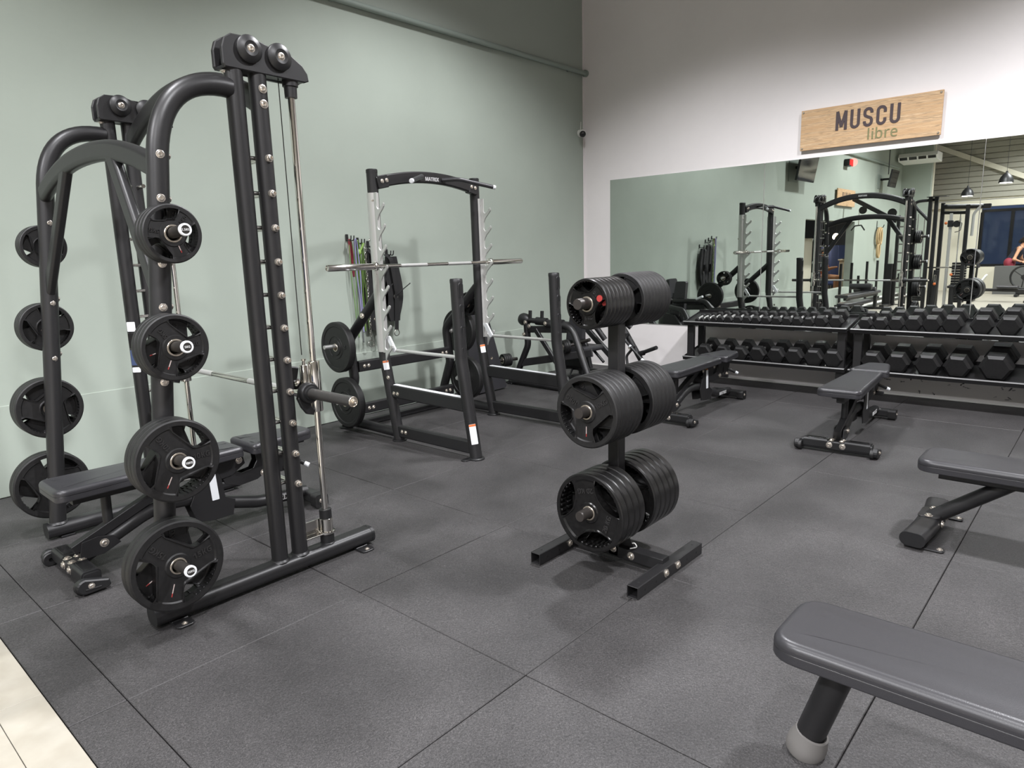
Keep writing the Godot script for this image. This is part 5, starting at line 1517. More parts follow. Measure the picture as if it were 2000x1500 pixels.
func wall_hangings() -> void:
	var x := WALL_X + 0.05
	# three wall hooks
	var hooks := [[-3.80, 1.66, "left"], [-3.915, 1.63, "middle"], [-4.03, 1.60, "right"], [-4.245, 1.52, "farthest"]]
	for h in hooks:
		var hk := thing("wall_hook", "small black double hook on the green wall, %s of the four holding bands and belts" % h[2], "hook", Vector3(WALL_X + 0.004, h[1], h[0]))
		part("back_plate", mb().box(Vector3(0.004, 0.02, 0), Vector3(0.008, 0.06, 0.030), 0.003), M.black, hk)
		for s in [-1.0, 1.0]:
			part("prong", mb().tube(bent([Vector3(0.006, 0.0, s * 0.012), Vector3(0.085, -0.012, s * 0.016), Vector3(0.092, 0.035, s * 0.016)], 0.03, 5), 0.005, 8), M.black, hk)
	# elastic bands: long closed loops hung from the hooks
	var bands := [
		["red elastic resistance band hanging at the left of the wall hooks", Color(0.52, 0.16, 0.22), -3.790, 1.665, 0.34, 0.028, 0.010, 0.028],
		["lilac elastic resistance band hanging in front of the green bands", Color(0.60, 0.59, 0.74), -3.830, 1.668, 0.86, 0.052, 0.078, 0.016],
		["light green elastic resistance band knotted below its hook", Color(0.50, 0.63, 0.32), -3.865, 1.655, 0.84, 0.050, 0.040, 0.022],
		["dark green elastic resistance band hanging beside the chain", Color(0.40, 0.50, 0.28), -3.905, 1.635, 0.80, 0.028, 0.060, 0.018],
		["pale green elastic resistance band hanging nearest the wall", Color(0.46, 0.58, 0.38), -3.80, 1.66, 0.90, 0.070, 0.014, 0.014],
		["grey elastic resistance band hanging between the lilac and green bands", Color(0.42, 0.43, 0.43), -3.845, 1.66, 0.95, 0.040, 0.022, 0.020],
	]
	for b in bands:
		var loop := PackedVector3Array()
		for k in 33:
			var a := TAU * k / 32.0
			var sy := sin(a)
			var wv: float = b[5] * (0.55 + 0.45 * sy) + 0.006 * sin(7.0 * sy)
			loop.append(Vector3(x + b[6] * 0.6, b[3] - b[4] * 0.5 * (1.0 - sy), b[2] + cos(a) * wv * 0.5 - (1.0 - sy) * 0.012))
		var mt := mat(b[1], 0.6)
		var o := single("resistance_band", mb().bar(loop, 0.004, b[7], 0.0018, Vector3(1, 0, 0), 2, false), mt, b[0], "resistance band", "bands hanging on the green wall")
		if b[0].begins_with("light green"):
			part("knot", mb().ball(Vector3(x + 0.03, 1.545, -3.87), Vector3(0.022, 0.03, 0.026), 10).tube(bent([Vector3(x + 0.035, 1.54, -3.87), Vector3(x + 0.045, 1.60, -3.905), Vector3(x + 0.04, 1.625, -3.92)], 0.03), 0.010, 8), mt, o)
	# chain with a snap hook
	var ch := single("hanging_chain", chain_shape(30, 0.036), M.chrome, "steel chain hanging from a wall hook between the green bands and black belts", "chain")
	ch.position = Vector3(x + 0.055, 1.61, -3.925)
	part("snap_hook", mb().tube(arc(Vector3(0, -0.915, 0), Vector3.BACK, Vector3.UP, 0.032, 0.0, TAU, 16), 0.004, 8, false), M.chrome, ch)
	# padded lifting belts
	for b in [[-4.02, 1.555, 0.74, "wide black padded dip belt hanging beside the chain on the green wall", 0.27], [-4.235, 1.50, 0.62, "black padded lifting belt with a loose strap, hanging behind the silver upright", 0.22]]:
		var o := thing("lifting_belt", b[3], "belt", Vector3(x, b[1], b[0]))
		var w: float = b[4]
		var h: float = b[2]
		var poly := PackedVector2Array()
		for k in 41:
			var t := k / 40.0
			poly.append(Vector2(w * (0.30 + 0.26 * sin(PI * clampf(t * 1.1, 0, 1)) - 0.05 * sin(TAU * t)), -h * t))
		for k in 41:
			var t := 1.0 - k / 40.0
			poly.append(Vector2(-w * (0.22 + 0.22 * sin(PI * clampf(t * 1.2 - 0.2, 0, 1))), -h * t))
		part("pad", mb().slab(Vector3(0.02, 0, 0), Vector3(0, 0, -1), Vector3.UP, poly, 0.035, 0.006), M.cloth, o)
		part("back_strap", mb().bar(bent([Vector3(-0.01, 0.02, 0.03), Vector3(0.06, -0.02, 0.02), Vector3(0.055, -h * 0.55, -0.03), Vector3(0.04, -h - 0.09, -0.015)], 0.05, 6), 0.004, 0.055, 0.0018, Vector3(0, 0, 1), 2), M.cloth, o)
		part("buckle_ring", mb().tube(arc(Vector3(0.045, -h - 0.115, -0.01), Vector3.BACK, Vector3.UP, 0.030, 0.0, TAU, 18), 0.0045, 8, false), M.chrome, o)
		part("buckle_ring", mb().tube(arc(Vector3(0.05, -h * 0.62, -0.02), Vector3.BACK, Vector3.UP, 0.022, 0.0, TAU, 18), 0.004, 8, false), M.chrome, o)
		part("strap_end", mb().bar(bent([Vector3(0.05, -h * 0.60, -0.02), Vector3(0.09, -h * 0.50, -0.09), Vector3(0.12, -h * 0.42, -0.15)], 0.06, 5), 0.030, 0.006, 0.002), M.cloth, o)


# ---------- everything that only the mirror shows ----------
func cap_dist(p: Vector3, a: Vector3, b: Vector3, ra: float, rb: float) -> float:
	var ab := b - a
	var t := clampf((p - a).dot(ab) / ab.length_squared(), 0.0, 1.0)
	return p.distance_to(a + ab * t) - lerpf(ra, rb, t)


# a continuous skin round tapered bones: surface nets on a grid
func body_mesh(bones: Array, cell: float, grow := 0.0, blend := 0.035) -> MB:
	var lo := Vector3(1e9, 1e9, 1e9)
	var hi := -lo
	for b in bones:
		for e in [[b[0], b[2]], [b[1], b[3]]]:
			lo = lo.min(e[0] - Vector3.ONE * (e[1] + grow + cell * 2))
			hi = hi.max(e[0] + Vector3.ONE * (e[1] + grow + cell * 2))
	var nx := int((hi.x - lo.x) / cell) + 2
	var ny := int((hi.y - lo.y) / cell) + 2
	var nz := int((hi.z - lo.z) / cell) + 2
	var f := PackedFloat32Array()
	f.resize(nx * ny * nz)
	f.fill(1.0)
	var dist := func(p: Vector3) -> float:
		var d := 1e9
		for b in bones:
			var e := cap_dist(p, b[0], b[1], b[2] + grow, b[3] + grow)
			var h := clampf(0.5 + 0.5 * (d - e) / blend, 0.0, 1.0)
			d = lerpf(d, e, h) - blend * h * (1.0 - h)
		return d
	for k in nz:
		for j in ny:
			for i in nx:
				f[(k * ny + j) * nx + i] = dist.call(lo + Vector3(i, j, k) * cell)
	var vert := {}
	var m := mb()
	var corner := [Vector3i(0, 0, 0), Vector3i(1, 0, 0), Vector3i(0, 1, 0), Vector3i(1, 1, 0), Vector3i(0, 0, 1), Vector3i(1, 0, 1), Vector3i(0, 1, 1), Vector3i(1, 1, 1)]
	var edges := [[0, 1], [2, 3], [4, 5], [6, 7], [0, 2], [1, 3], [4, 6], [5, 7], [0, 4], [1, 5], [2, 6], [3, 7]]
	for k in nz - 1:
		for j in ny - 1:
			for i in nx - 1:
				var s := Vector3.ZERO
				var c := 0
				for e in edges:
					var ca: Vector3i = corner[e[0]]
					var cb: Vector3i = corner[e[1]]
					var fa := f[((k + ca.z) * ny + j + ca.y) * nx + i + ca.x]
					var fb := f[((k + cb.z) * ny + j + cb.y) * nx + i + cb.x]
					if (fa < 0.0) != (fb < 0.0):
						s += Vector3(ca).lerp(Vector3(cb), fa / (fa - fb))
						c += 1
				if c > 0:
					vert[Vector3i(i, j, k)] = lo + (Vector3(i, j, k) + s / c) * cell
	var norm := {}
	for q in vert:
		var p: Vector3 = vert[q]
		var e := cell * 0.5
		norm[q] = Vector3(dist.call(p + Vector3(e, 0, 0)) - dist.call(p - Vector3(e, 0, 0)), dist.call(p + Vector3(0, e, 0)) - dist.call(p - Vector3(0, e, 0)), dist.call(p + Vector3(0, 0, e)) - dist.call(p - Vector3(0, 0, e))).normalized()
	for q in vert:
		var fa := f[(q.z * ny + q.y) * nx + q.x]
		for ax in 3:
			var st := Vector3i(int(ax == 0), int(ax == 1), int(ax == 2))
			var fb := f[((q.z + st.z) * ny + q.y + st.y) * nx + q.x + st.x]
			if (fa < 0.0) == (fb < 0.0):
				continue
			var u := Vector3i(int(ax == 1), int(ax == 2), int(ax == 0))
			var w := Vector3i(int(ax == 2), int(ax == 0), int(ax == 1))
			var c := [q, q - u, q - u - w, q - w]
			if vert.has(c[1]) and vert.has(c[2]) and vert.has(c[3]):
				m.quad(vert[c[0]], vert[c[1]], vert[c[2]], vert[c[3]], norm[c[0]], norm[c[1]], norm[c[2]], norm[c[3]])
	return m


func people() -> void:
	var skin := mat(Color(0.76, 0.56, 0.44), 0.55)
	var navy := mat(Color(0.13, 0.14, 0.20), 0.7)
	var wine := mat(Color(0.52, 0.16, 0.22), 0.7)
	var hair := mat(Color(0.14, 0.10, 0.08), 0.6)
	var o := thing("person", "woman in navy tank top and wine-red shorts bending over, in the mirror", "person", Vector3(-2.50, 0, 9.35))
	var hip := Vector3(-0.02, 0.88, 0)
	var chest := Vector3(0.17, 1.20, -0.01)
	var neck := Vector3(0.25, 1.36, -0.01)
	var head := Vector3(0.33, 1.475, -0.02)
	var bones := [[hip + Vector3(0, 0, -0.07), hip + Vector3(0, 0, 0.07), 0.125, 0.125], [hip, chest, 0.115, 0.125], [chest + Vector3(0.02, 0.06, -0.10), chest + Vector3(0.02, 0.06, 0.10), 0.075, 0.075], [chest, neck, 0.09, 0.052], [neck, head, 0.050, 0.06]]
	for s in [-1.0, 1.0]:
		var sh := chest + Vector3(0.03, 0.08, s * 0.165)
		var el := Vector3(0.10 if s < 0 else 0.22, 0.97, s * 0.26)
		var wr := Vector3(0.27 if s < 0 else 0.34, 0.89, s * 0.15)
		bones.append([sh, el, 0.050, 0.038])
		bones.append([el, wr, 0.038, 0.026])
		bones.append([wr, wr + Vector3(0.07, -0.02, -s * 0.02), 0.026, 0.030])
		for k in 4:
			bones.append([wr + Vector3(0.08, -0.02, -s * 0.02 + (k - 1.5) * 0.019), wr + Vector3(0.145 - absf(k - 1.5) * 0.008, -0.045, -s * 0.03 + (k - 1.5) * 0.021), 0.0095, 0.008])
		bones.append([wr + Vector3(0.03, 0.01, -s * 0.03), wr + Vector3(0.08, 0.035, -s * 0.055), 0.011, 0.009])
		var kn := Vector3(0.08, 0.48, s * 0.13)
		var an := Vector3(-0.05, 0.08, s * 0.14)
		bones.append([hip + Vector3(0, -0.06, s * 0.09), kn, 0.100, 0.060])
		bones.append([kn, an, 0.058, 0.036])
		bones.append([an + Vector3(0, -0.035, 0), an + Vector3(0.16, -0.045, 0), 0.040, 0.030])
	part("body", body_mesh(bones, 0.019), skin, o)
	part("head", body_mesh([[head + Vector3(0.01, -0.02, 0), head + Vector3(0.03, -0.07, 0), 0.082, 0.058], [head + Vector3(0, 0.03, 0), head + Vector3(-0.02, 0.03, 0), 0.095, 0.092], [head + Vector3(0.085, -0.015, 0), head + Vector3(0.105, -0.030, 0), 0.016, 0.015], [head + Vector3(0.0, -0.02, 0.085), head + Vector3(-0.01, -0.04, 0.088), 0.020, 0.014], [head + Vector3(0.0, -0.02, -0.085), head + Vector3(-0.01, -0.04, -0.088), 0.020, 0.014]], 0.010, 0.0, 0.02), skin, o)
	part("hair", body_mesh([[head + Vector3(-0.02, 0.055, 0), head + Vector3(-0.05, 0.02, 0), 0.095, 0.085], [head + Vector3(-0.11, 0.03, 0), head + Vector3(-0.15, -0.02, 0), 0.045, 0.040]], 0.012, 0.0, 0.02), hair, o)
	part("tank_top", body_mesh([[hip + Vector3(0.03, 0.06, 0), chest, 0.118, 0.128], [chest + Vector3(0.01, 0.02, -0.07), chest + Vector3(0.01, 0.02, 0.07), 0.085, 0.085], [chest + Vector3(0.03, 0.06, -0.085), chest + Vector3(0.0, 0.135, -0.085), 0.060, 0.030], [chest + Vector3(0.03, 0.06, 0.085), chest + Vector3(0.0, 0.135, 0.085), 0.060, 0.030]], 0.017, 0.008), navy, o)
	part("shorts", body_mesh([[hip + Vector3(0, 0, -0.07), hip + Vector3(0, 0, 0.07), 0.13, 0.13], [hip + Vector3(0, -0.06, -0.09), Vector3(0.035, 0.67, -0.115), 0.108, 0.092], [hip + Vector3(0, -0.06, 0.09), Vector3(0.035, 0.67, 0.115), 0.108, 0.092]], 0.018, 0.008), wine, o)
	part("wrist_watch", mb().lathe(Vector3(0.245, 0.893, -0.165), Vector3(0.8, -0.2, 0.5), PackedVector2Array([Vector2(0.030, 0), Vector2(0.034, 0.002), Vector2(0.034, 0.026), Vector2(0.030, 0.028)]), 14), hair, o)
	single("exercise_ball", mb().ball(Vector3(-1.80, 0.80, 9.35), Vector3.ONE * 0.20, 24), mat(Color(0.55, 0.66, 0.42), 0.5), "pale green exercise ball beside the bending woman in the mirror", "ball")
	single("ball_stand", mb().lathe(Vector3(-1.80, 0.0, 9.35), Vector3.UP, PackedVector2Array([Vector2(0.24, 0), Vector2(0.24, 0.03), Vector2(0.10, 0.06), Vector2(0.10, 0.54), Vector2(0.13, 0.585), Vector2(0.10, 0.59), Vector2(0, 0.585)]), 24), M.plastic, "black stand holding the pale green exercise ball behind the low partition", "stand")
	# seated person beyond the opening
	var p := thing("person", "person in an orange shirt sitting beyond the opening in the green wall", "person", Vector3(-6.75, 0, 6.45))
	var b2 := [[Vector3(0, 0.62, 0), Vector3(0, 0.98, 0.03), 0.13, 0.14], [Vector3(0, 1.02, -0.10), Vector3(0, 1.02, 0.14), 0.07, 0.07], [Vector3(0, 1.05, 0.02), Vector3(0.01, 1.20, 0.02), 0.06, 0.05]]
	var b3 := [[Vector3(0.02, 1.28, 0.02), Vector3(0.03, 1.22, 0.02), 0.092, 0.070], [Vector3(0.10, 1.25, 0.02), Vector3(0.115, 1.235, 0.02), 0.015, 0.014], [Vector3(0.0, 1.05, 0.02), Vector3(0.01, 1.2, 0.02), 0.045, 0.050]]
	for s in [-1.0, 1.0]:
		b2.append([Vector3(0, 1.02, 0.02 + s * 0.16), Vector3(0.10, 0.80, 0.02 + s * 0.22), 0.055, 0.045])
		b3.append([Vector3(0.10, 0.80, 0.02 + s * 0.22), Vector3(0.30, 0.86, 0.02 + s * 0.12), 0.040, 0.030])
		b3.append([Vector3(0.30, 0.86, 0.02 + s * 0.12), Vector3(0.38, 0.87, 0.02 + s * 0.09), 0.030, 0.026])
		b3.append([Vector3(0, 0.60, s * 0.09), Vector3(0.42, 0.58, s * 0.12), 0.085, 0.06])
		b3.append([Vector3(0.42, 0.56, s * 0.12), Vector3(0.42, 0.10, s * 0.12), 0.058, 0.04])
		b3.append([Vector3(0.42, 0.06, s * 0.12), Vector3(0.56, 0.045, s * 0.12), 0.04, 0.035])
	part("body", body_mesh(b3, 0.022, 0.0, 0.02), skin, p)
	part("shirt", body_mesh(b2, 0.022, 0.006), mat(Color(0.80, 0.42, 0.22), 0.7), p)
	part("hair", body_mesh([[Vector3(0.0, 1.33, 0.02), Vector3(-0.03, 1.29, 0.02), 0.088, 0.085]], 0.016), hair, p)


func behind_the_camera() -> void:
	people()
	# ---- things on the green wall ----
	for q in [[0.02, 3.11, "wide flat screen television on a tilted bracket high on the green wall, in the mirror", 1.02, 0.60, -5.13], [6.60, 3.26, "smaller flat screen television hanging from a pole by the conduit, in the mirror", 0.72, 0.46, -5.05]]:
		var tv := thing("television", q[2], "television", Vector3(q[5], q[1], q[0]))
		var b := Basis(Vector3.BACK, -0.18)
		part("casing", mb().box(Vector3.ZERO, Vector3(0.045, q[4], q[3]), 0.006, b), M.plastic, tv)
		part("screen", mb().box(b * Vector3(0.0225, 0.005, 0), Vector3(0.004, q[4] - 0.035, q[3] - 0.025), 0.001, b), M.screen, tv)
		part("bracket", mb().rod(Vector3(-0.02, 0, 0), Vector3(WALL_X - q[5] + 0.006, 0, 0), 0.03, 12), M.plastic, tv)
		part("wall_plate", mb().box(Vector3(WALL_X - q[5] + 0.008, -0.06, -q[3] * 0.12), Vector3(0.014, q[4] * 0.8, q[3] * 0.5), 0.003), M.pipe, tv)
		if q[0] > 3.0:
			part("pole", mb().rod(Vector3(-0.06, 0.1, -0.3), Vector3(-0.06, 6.18 - q[1], -0.3), 0.012, 8), M.black, tv)
	var tm := thing("wall_timer", "small red-lit timer box on the green wall, seen in the mirror", "timer", Vector3(WALL_X + 0.07, 3.46, 3.41))
	part("box", mb().box(Vector3.ZERO, Vector3(0.12, 0.16, 0.30), 0.006), M.plastic, tm)
	var red := mat(Color(0.7, 0.1, 0.1), 0.4)
	red.emission_enabled = true
	red.emission = Color(0.85, 0.12, 0.12)
	red.emission_energy_multiplier = 0.35
	part("display_panel", mb().box(Vector3(0.061, 0, 0.0), Vector3(0.004, 0.13, 0.27), 0.001), red, tm)
	var tl := OmniLight3D.new()
	tl.name = "timer_light"
	tl.light_color = Color(1.0, 0.2, 0.2)
	tl.light_energy = 0.004
	tl.light_size = 0.1
	tl.shadow_enabled = true
	tl.omni_range = 20.0
	tl.omni_attenuation = 2.0
	tl.position = Vector3(0.10, 0, 0)
	tm.add_child(tl)
	var s2 := thing("wall_sign", "smaller pale oak sign board with dark capitals on the green wall, seen in the mirror", "sign", Vector3(WALL_X + 0.05, 2.635, 3.43))
	var sb := mb().box(Vector3.ZERO, Vector3(0.02, 0.40, 1.42), 0.002)
	for p in sb.v:
		sb.uv.append(Vector2(p.z / 1.42 + 0.5, 0.5 - p.y / 0.40))
	part("board", sb, M.wood, s2)
	for k in 4:
		part("standoff", mb().rod(Vector3(-0.042, 0.17 - 0.34 * (k % 2), -0.67 + 1.34 * (k / 2)), Vector3(0.014, 0.17 - 0.34 * (k % 2), -0.67 + 1.34 * (k / 2)), 0.012, 10), M.ring, s2)
	for k in 7:
		part("letter_stroke", mb().box(Vector3(0.012, 0.045, -0.30 + 0.095 * k), Vector3(0.003, 0.16, 0.022 if k % 3 else 0.05), 0.0005), M.ink, s2)
	# battle rope on its hook
	var hk := thing("rope_hook", "long black wall hook holding the coiled rope on the green wall", "hook", Vector3(WALL_X, 1.95, 6.58))
	part("hook_bar", mb().tube(bent([Vector3(0.0, 0, 0), Vector3(0.16, 0, 0), Vector3(0.19, 0.08, 0)], 0.03, 5), 0.012, 10), M.black, hk)
	part("back_plate", mb().box(Vector3(0.004, 0.05, 0), Vector3(0.008, 0.28, 0.06), 0.002), M.black, hk)
	var rope := PackedVector3Array()
	for k in 121:
		var a := TAU * 5.0 * k / 120.0
		var t := k / 120.0
		rope.append(Vector3(WALL_X + 0.05 + 0.09 * t, 1.71 + cos(a) * (0.225 + 0.02 * sin(a * 0.4)), 6.58 + sin(a) * (0.15 + 0.06 * sin(k * 0.11))))
	var low := PackedVector3Array()
	for k in 41:
		var a := TAU * 2.0 * k / 40.0
		low.append(Vector3(WALL_X + 0.06 + 0.05 * k / 40.0, 1.33 + cos(a) * 0.20, 6.56 + sin(a) * 0.13))
	var rp := single("battle_rope", mb().tube(rope, 0.022, 10), M.rope, "thick beige rope coiled over a black hook on the green wall, seen in the mirror", "rope")
	part("tail_coil", mb().tube(low, 0.022, 10), M.rope, rp)
	# row of upright posts on a low base along the green wall
	var pr := thing("post_rack", "row of tall black storage posts on a low base along the green wall", "storage rack", Vector3(-5.1, 0, 4.2))
	part("base_rail", mb().bar(pts([Vector3(0, 0.05, -1.8), Vector3(0, 0.05, 1.75)]), 0.12, 0.08, 0.01), M.black, pr)
	for q in [-1.64, -0.78, -0.15, 0.58, 1.58]:
		part("post", mb().bar(pts([Vector3(0, 0.06, q), Vector3(0, 1.06 if absf(q + 0.15) > 0.05 else 0.72, q)]), 0.055, 0.055, 0.006, Vector3.BACK), M.black, pr)
	for k in 2:
		single("floor_strip", mb().box(Vector3(-4.72 - 0.42 * k, 0.022, 5.2), Vector3(0.10, 0.045, 6.0), 0.006), M.white, "long white floor strip along the green wall, %s the black posts, in the mirror" % ["in front of", "under"][k], "floor strip", "white floor strips")
		single("floor_strip", mb().box(Vector3(-4.58 - 0.42 * k, 0.018, 5.2), Vector3(0.10, 0.036, 6.0), 0.006), M.black, "long black floor strip along the green wall, %s the black posts, in the mirror" % ["in front of", "under"][k], "floor strip", "black floor strips")
	# decline bench with rollers
	var db := thing("decline_bench", "black decline bench with two leg rollers, seen low in the mirror", "bench", Vector3(-4.38, 0, 1.75))
	part("pad", mb().bar(pts([Vector3(-0.15, 0.40, -1.02), Vector3(0.05, 0.42, 0.80)]), 0.28, 0.065, 0.03, Vector3.UP, 5), M.vinyl, db)
	part("frame_rail", mb().bar(pts([Vector3(-0.14, 0.33, -0.8), Vector3(0.06, 0.35, 0.95)]), 0.06, 0.06, 0.01), M.black, db)
	for q in [[-0.12, -0.60], [0.06, 0.85]]:
		part("leg", mb().bar(pts([Vector3(q[0], 0.34, q[1]), Vector3(q[0], 0.03, q[1])]), 0.07, 0.09, 0.012, Vector3.BACK), M.black, db)
		part("foot_bar", mb().bar(pts([Vector3(q[0] - 0.28, 0.03, q[1]), Vector3(q[0] + 0.28, 0.03, q[1])]), 0.07, 0.055, 0.014), M.black, db)
	part("roller_arm", mb().bar(bent([Vector3(0.0, 0.38, 0.85), Vector3(-0.05, 0.60, 0.62), Vector3(-0.08, 0.50, 0.2)], 0.08, 5), 0.05, 0.06, 0.01), M.black, db)
	for q in [[0.56, 0.15], [0.47, 0.50]]:
		part("roller", mb().lathe(Vector3(-0.32, q[0], q[1]), Vector3.RIGHT, PackedVector2Array([Vector2(0, 0), Vector2(0.06, 0.004), Vector2(0.068, 0.012), Vector2(0.068, 0.46), Vector2(0.06, 0.47), Vector2(0, 0.474)]), 18), M.vinyl, db)
	cable_station()
	# lat pull-down beside the green wall
	var lp := thing("lat_pulldown", "black lat pulldown tower with a curved bar hanging from its boom, seen in the mirror", "gym machine", Vector3(-4.25, 0, 3.5))
	for s in [-1.0, 1.0]:
		part("tower_post", mb().bar(pts([Vector3(s * 0.10, 0.03, 0), Vector3(s * 0.10, 2.15, 0)]), 0.07, 0.07, 0.01, Vector3.BACK), M.black, lp)
	part("stack_plates", mb().box(Vector3(0, 0.55, 0), Vector3(0.12, 0.95, 0.26), 0.004), M.plastic, lp)
	part("base_rail", mb().bar(pts([Vector3(0, 0.04, 0.45), Vector3(0, 0.04, -0.6)]), 0.10, 0.07, 0.01), M.black, lp)
	part("boom", mb().bar(pts([Vector3(0.06, 2.02, 0), Vector3(-0.93, 2.60, 0)]), 0.07, 0.10, 0.012), M.black, lp)
	part("pulley", mb().lathe(Vector3(-0.70, 2.32, -0.015), Vector3.BACK, PackedVector2Array([Vector2(0, 0), Vector2(0.09, 0), Vector2(0.08, 0.015), Vector2(0.09, 0.03), Vector2(0, 0.03)]), 20), M.plastic, lp)
	part("pulley", mb().lathe(Vector3(-0.05, 2.22, -0.015), Vector3.BACK, PackedVector2Array([Vector2(0, 0), Vector2(0.10, 0), Vector2(0.09, 0.015), Vector2(0.10, 0.03), Vector2(0, 0.03)]), 20), M.plastic, lp)
	var hc := part("bar_chain", chain_shape(9, 0.045), M.chrome, lp)
	hc.position = Vector3(-0.78, 2.26, 0)
	part("pull_bar", mb().tube(bent([Vector3(-1.02, 1.86, 0.30), Vector3(-0.90, 1.96, 0.16), Vector3(-0.68, 1.96, -0.14), Vector3(-0.56, 1.84, -0.30)], 0.08, 5), 0.016, 10), M.black, lp)
	# pendant lamps
	for q in [[-3.50, 2.745, 8.0, 0.155, "nearer the green end wall"], [-2.53, 2.96, 7.0, 0.165, "farther from the green end wall"]]:
		var pl := thing("pendant_lamp", "black dome pendant lamp with glowing mouth, %s" % q[4], "lamp", Vector3(q[0], q[1], q[2]), 0.0)
		var r: float = q[3]
		part("shade", mb().lathe(Vector3.ZERO, Vector3.UP, PackedVector2Array([Vector2(r * 0.97, 0.002), Vector2(r, 0), Vector2(r * 0.94, r * 0.45), Vector2(r * 0.74, r * 0.92), Vector2(r * 0.42, r * 1.28), Vector2(0.03, r * 1.45), Vector2(0.022, r * 1.75), Vector2(0, r * 1.76)]), 28), M.plastic, pl)
		part("lamp_glow", mb().lathe(Vector3(0, 0.012, 0), Vector3.UP, PackedVector2Array([Vector2(0, -0.004), Vector2(r * 0.95, 0), Vector2(r * 0.9, 0.01), Vector2(0, 0.012)]), 28), M.glow, pl)
		part("cord", mb().rod(Vector3(0, r * 1.7, 0), Vector3(0, 6.2 - q[1], 0), 0.005, 6), M.black, pl)
		var al := AreaLight3D.new()
		al.name = "pendant_light"
		al.area_size = Vector2(r * 1.5, r * 1.5)
		al.light_energy = 0.5
		al.light_color = Color(1.0, 0.95, 0.88)
		al.shadow_enabled = true
		al.area_range = 25.0
		al.area_attenuation = 2.0
		al.rotation.x = -PI / 2
		al.position = Vector3(0, -0.008, 0)
		pl.add_child(al)
	# ceiling cassette of the air conditioning
	var ac := thing("air_conditioner", "white air conditioner unit with dark louvres hung below the ceiling, seen in the mirror", "air conditioner", Vector3(-4.80, 3.92, 8.35))
	part("casing", mb().slab(Vector3.ZERO, Vector3.BACK, Vector3.UP, PackedVector2Array([Vector2(0.35, 0.13), Vector2(-0.26, 0.13), Vector2(-0.35, 0.02), Vector2(-0.28, -0.09), Vector2(0.35, -0.13)]), 1.0, 0.012), M.white, ac)
	for k in 4:
		part("louvre", mb().box(Vector3(-0.36 + 0.24 * k, -0.02, -0.322), Vector3(0.20, 0.09, 0.008), 0.002, Basis(Vector3.RIGHT, -0.56)), M.black_gloss, ac)
	for s in [-1.0, 1.0]:
		part("hanger_rod", mb().rod(Vector3(s * 0.42, 0.12, 0), Vector3(s * 0.42, 2.27, 0), 0.008, 6), M.steel, ac)
	# low grey partition, its counter and the exercise bike before it
	single("partition_panel", mb().box(Vector3(-0.75, 0.40, 8.82), Vector3(4.1, 0.80, 0.06), 0.006), M.partition, "low dark grey partition in front of the bending woman, seen in the mirror", "partition")
	var bk := thing("exercise_bike", "black exercise bike with a large covered wheel before the grey partition, in the mirror", "exercise bike", Vector3(-2.02, 0, 7.9))
	part("flywheel", mb().tube(arc(Vector3(0, 0.52, 0), Vector3.RIGHT, Vector3.UP, 0.30, 0.0, TAU, 28), 0.025, 8, false).lathe(Vector3(0, 0.52, -0.02), Vector3.BACK, PackedVector2Array([Vector2(0, 0), Vector2(0.07, 0), Vector2(0.07, 0.04), Vector2(0, 0.04)]), 16), M.plastic, bk)
	for k in 3:
		var a := TAU * k / 3.0 + 0.4
		part("spoke", mb().rod(Vector3(0, 0.52, 0), Vector3(cos(a) * 0.29, 0.52 + sin(a) * 0.29, 0), 0.012, 8), M.plastic, bk)
	part("frame", mb().bar(pts([Vector3(-0.15, 0.12, 0), Vector3(0.75, 0.20, 0)]), 0.10, 0.14, 0.04).bar(pts([Vector3(0.35, 0.18, 0), Vector3(0.55, 0.85, 0)]), 0.06, 0.08, 0.02, Vector3.BACK), M.plastic, bk)
	for q in [-0.12, 0.70]:
		part("foot_bar", mb().bar(pts([Vector3(q, 0.04, -0.28), Vector3(q, 0.04, 0.28)]), 0.08, 0.06, 0.02), M.plastic, bk)
	part("saddle", mb().bar(pts([Vector3(0.44, 0.88, 0), Vector3(0.70, 0.88, 0)]), 0.16, 0.06, 0.028), M.vinyl, bk)
	# rowing machine on the cream floor
	var rm := thing("rowing_machine", "black rowing machine with white fittings standing on the cream floor, in the mirror", "rowing machine", Vector3(-2.55, 0, 5.8))
	part("rail", mb().bar(pts([Vector3(-0.35, 0.30, 0), Vector3(0.85, 0.28, 0)]), 0.08, 0.07, 0.012), M.black, rm)
	part("seat", mb().bar(pts([Vector3(0.2, 0.37, 0), Vector3(0.62, 0.36, 0)]), 0.28, 0.07, 0.03), M.vinyl, rm)
	for q in [-0.30, 0.80]:
		part("foot_bar", mb().bar(pts([Vector3(q, 0.03, -0.25), Vector3(q, 0.03, 0.25)]), 0.06, 0.05, 0.012).bar(pts([Vector3(q, 0.04, 0), Vector3(q, 0.28, 0)]), 0.05, 0.05, 0.01, Vector3.BACK), M.black, rm)
	part("handle", mb().tube(bent([Vector3(-0.2, 0.40, -0.18), Vector3(-0.05, 0.66, -0.10), Vector3(-0.05, 0.66, 0.10), Vector3(-0.2, 0.40, 0.18)], 0.08, 5), 0.022, 10), M.white, rm)
	part("monitor", mb().box(Vector3(-0.25, 0.92, 0), Vector3(0.05, 0.16, 0.26), 0.02, Basis(Vector3.BACK, 0.3)), M.plastic, rm)
	part("monitor_post", mb().rod(Vector3(-0.28, 0.30, 0), Vector3(-0.26, 0.88, 0), 0.025, 10), M.black, rm)
	office()


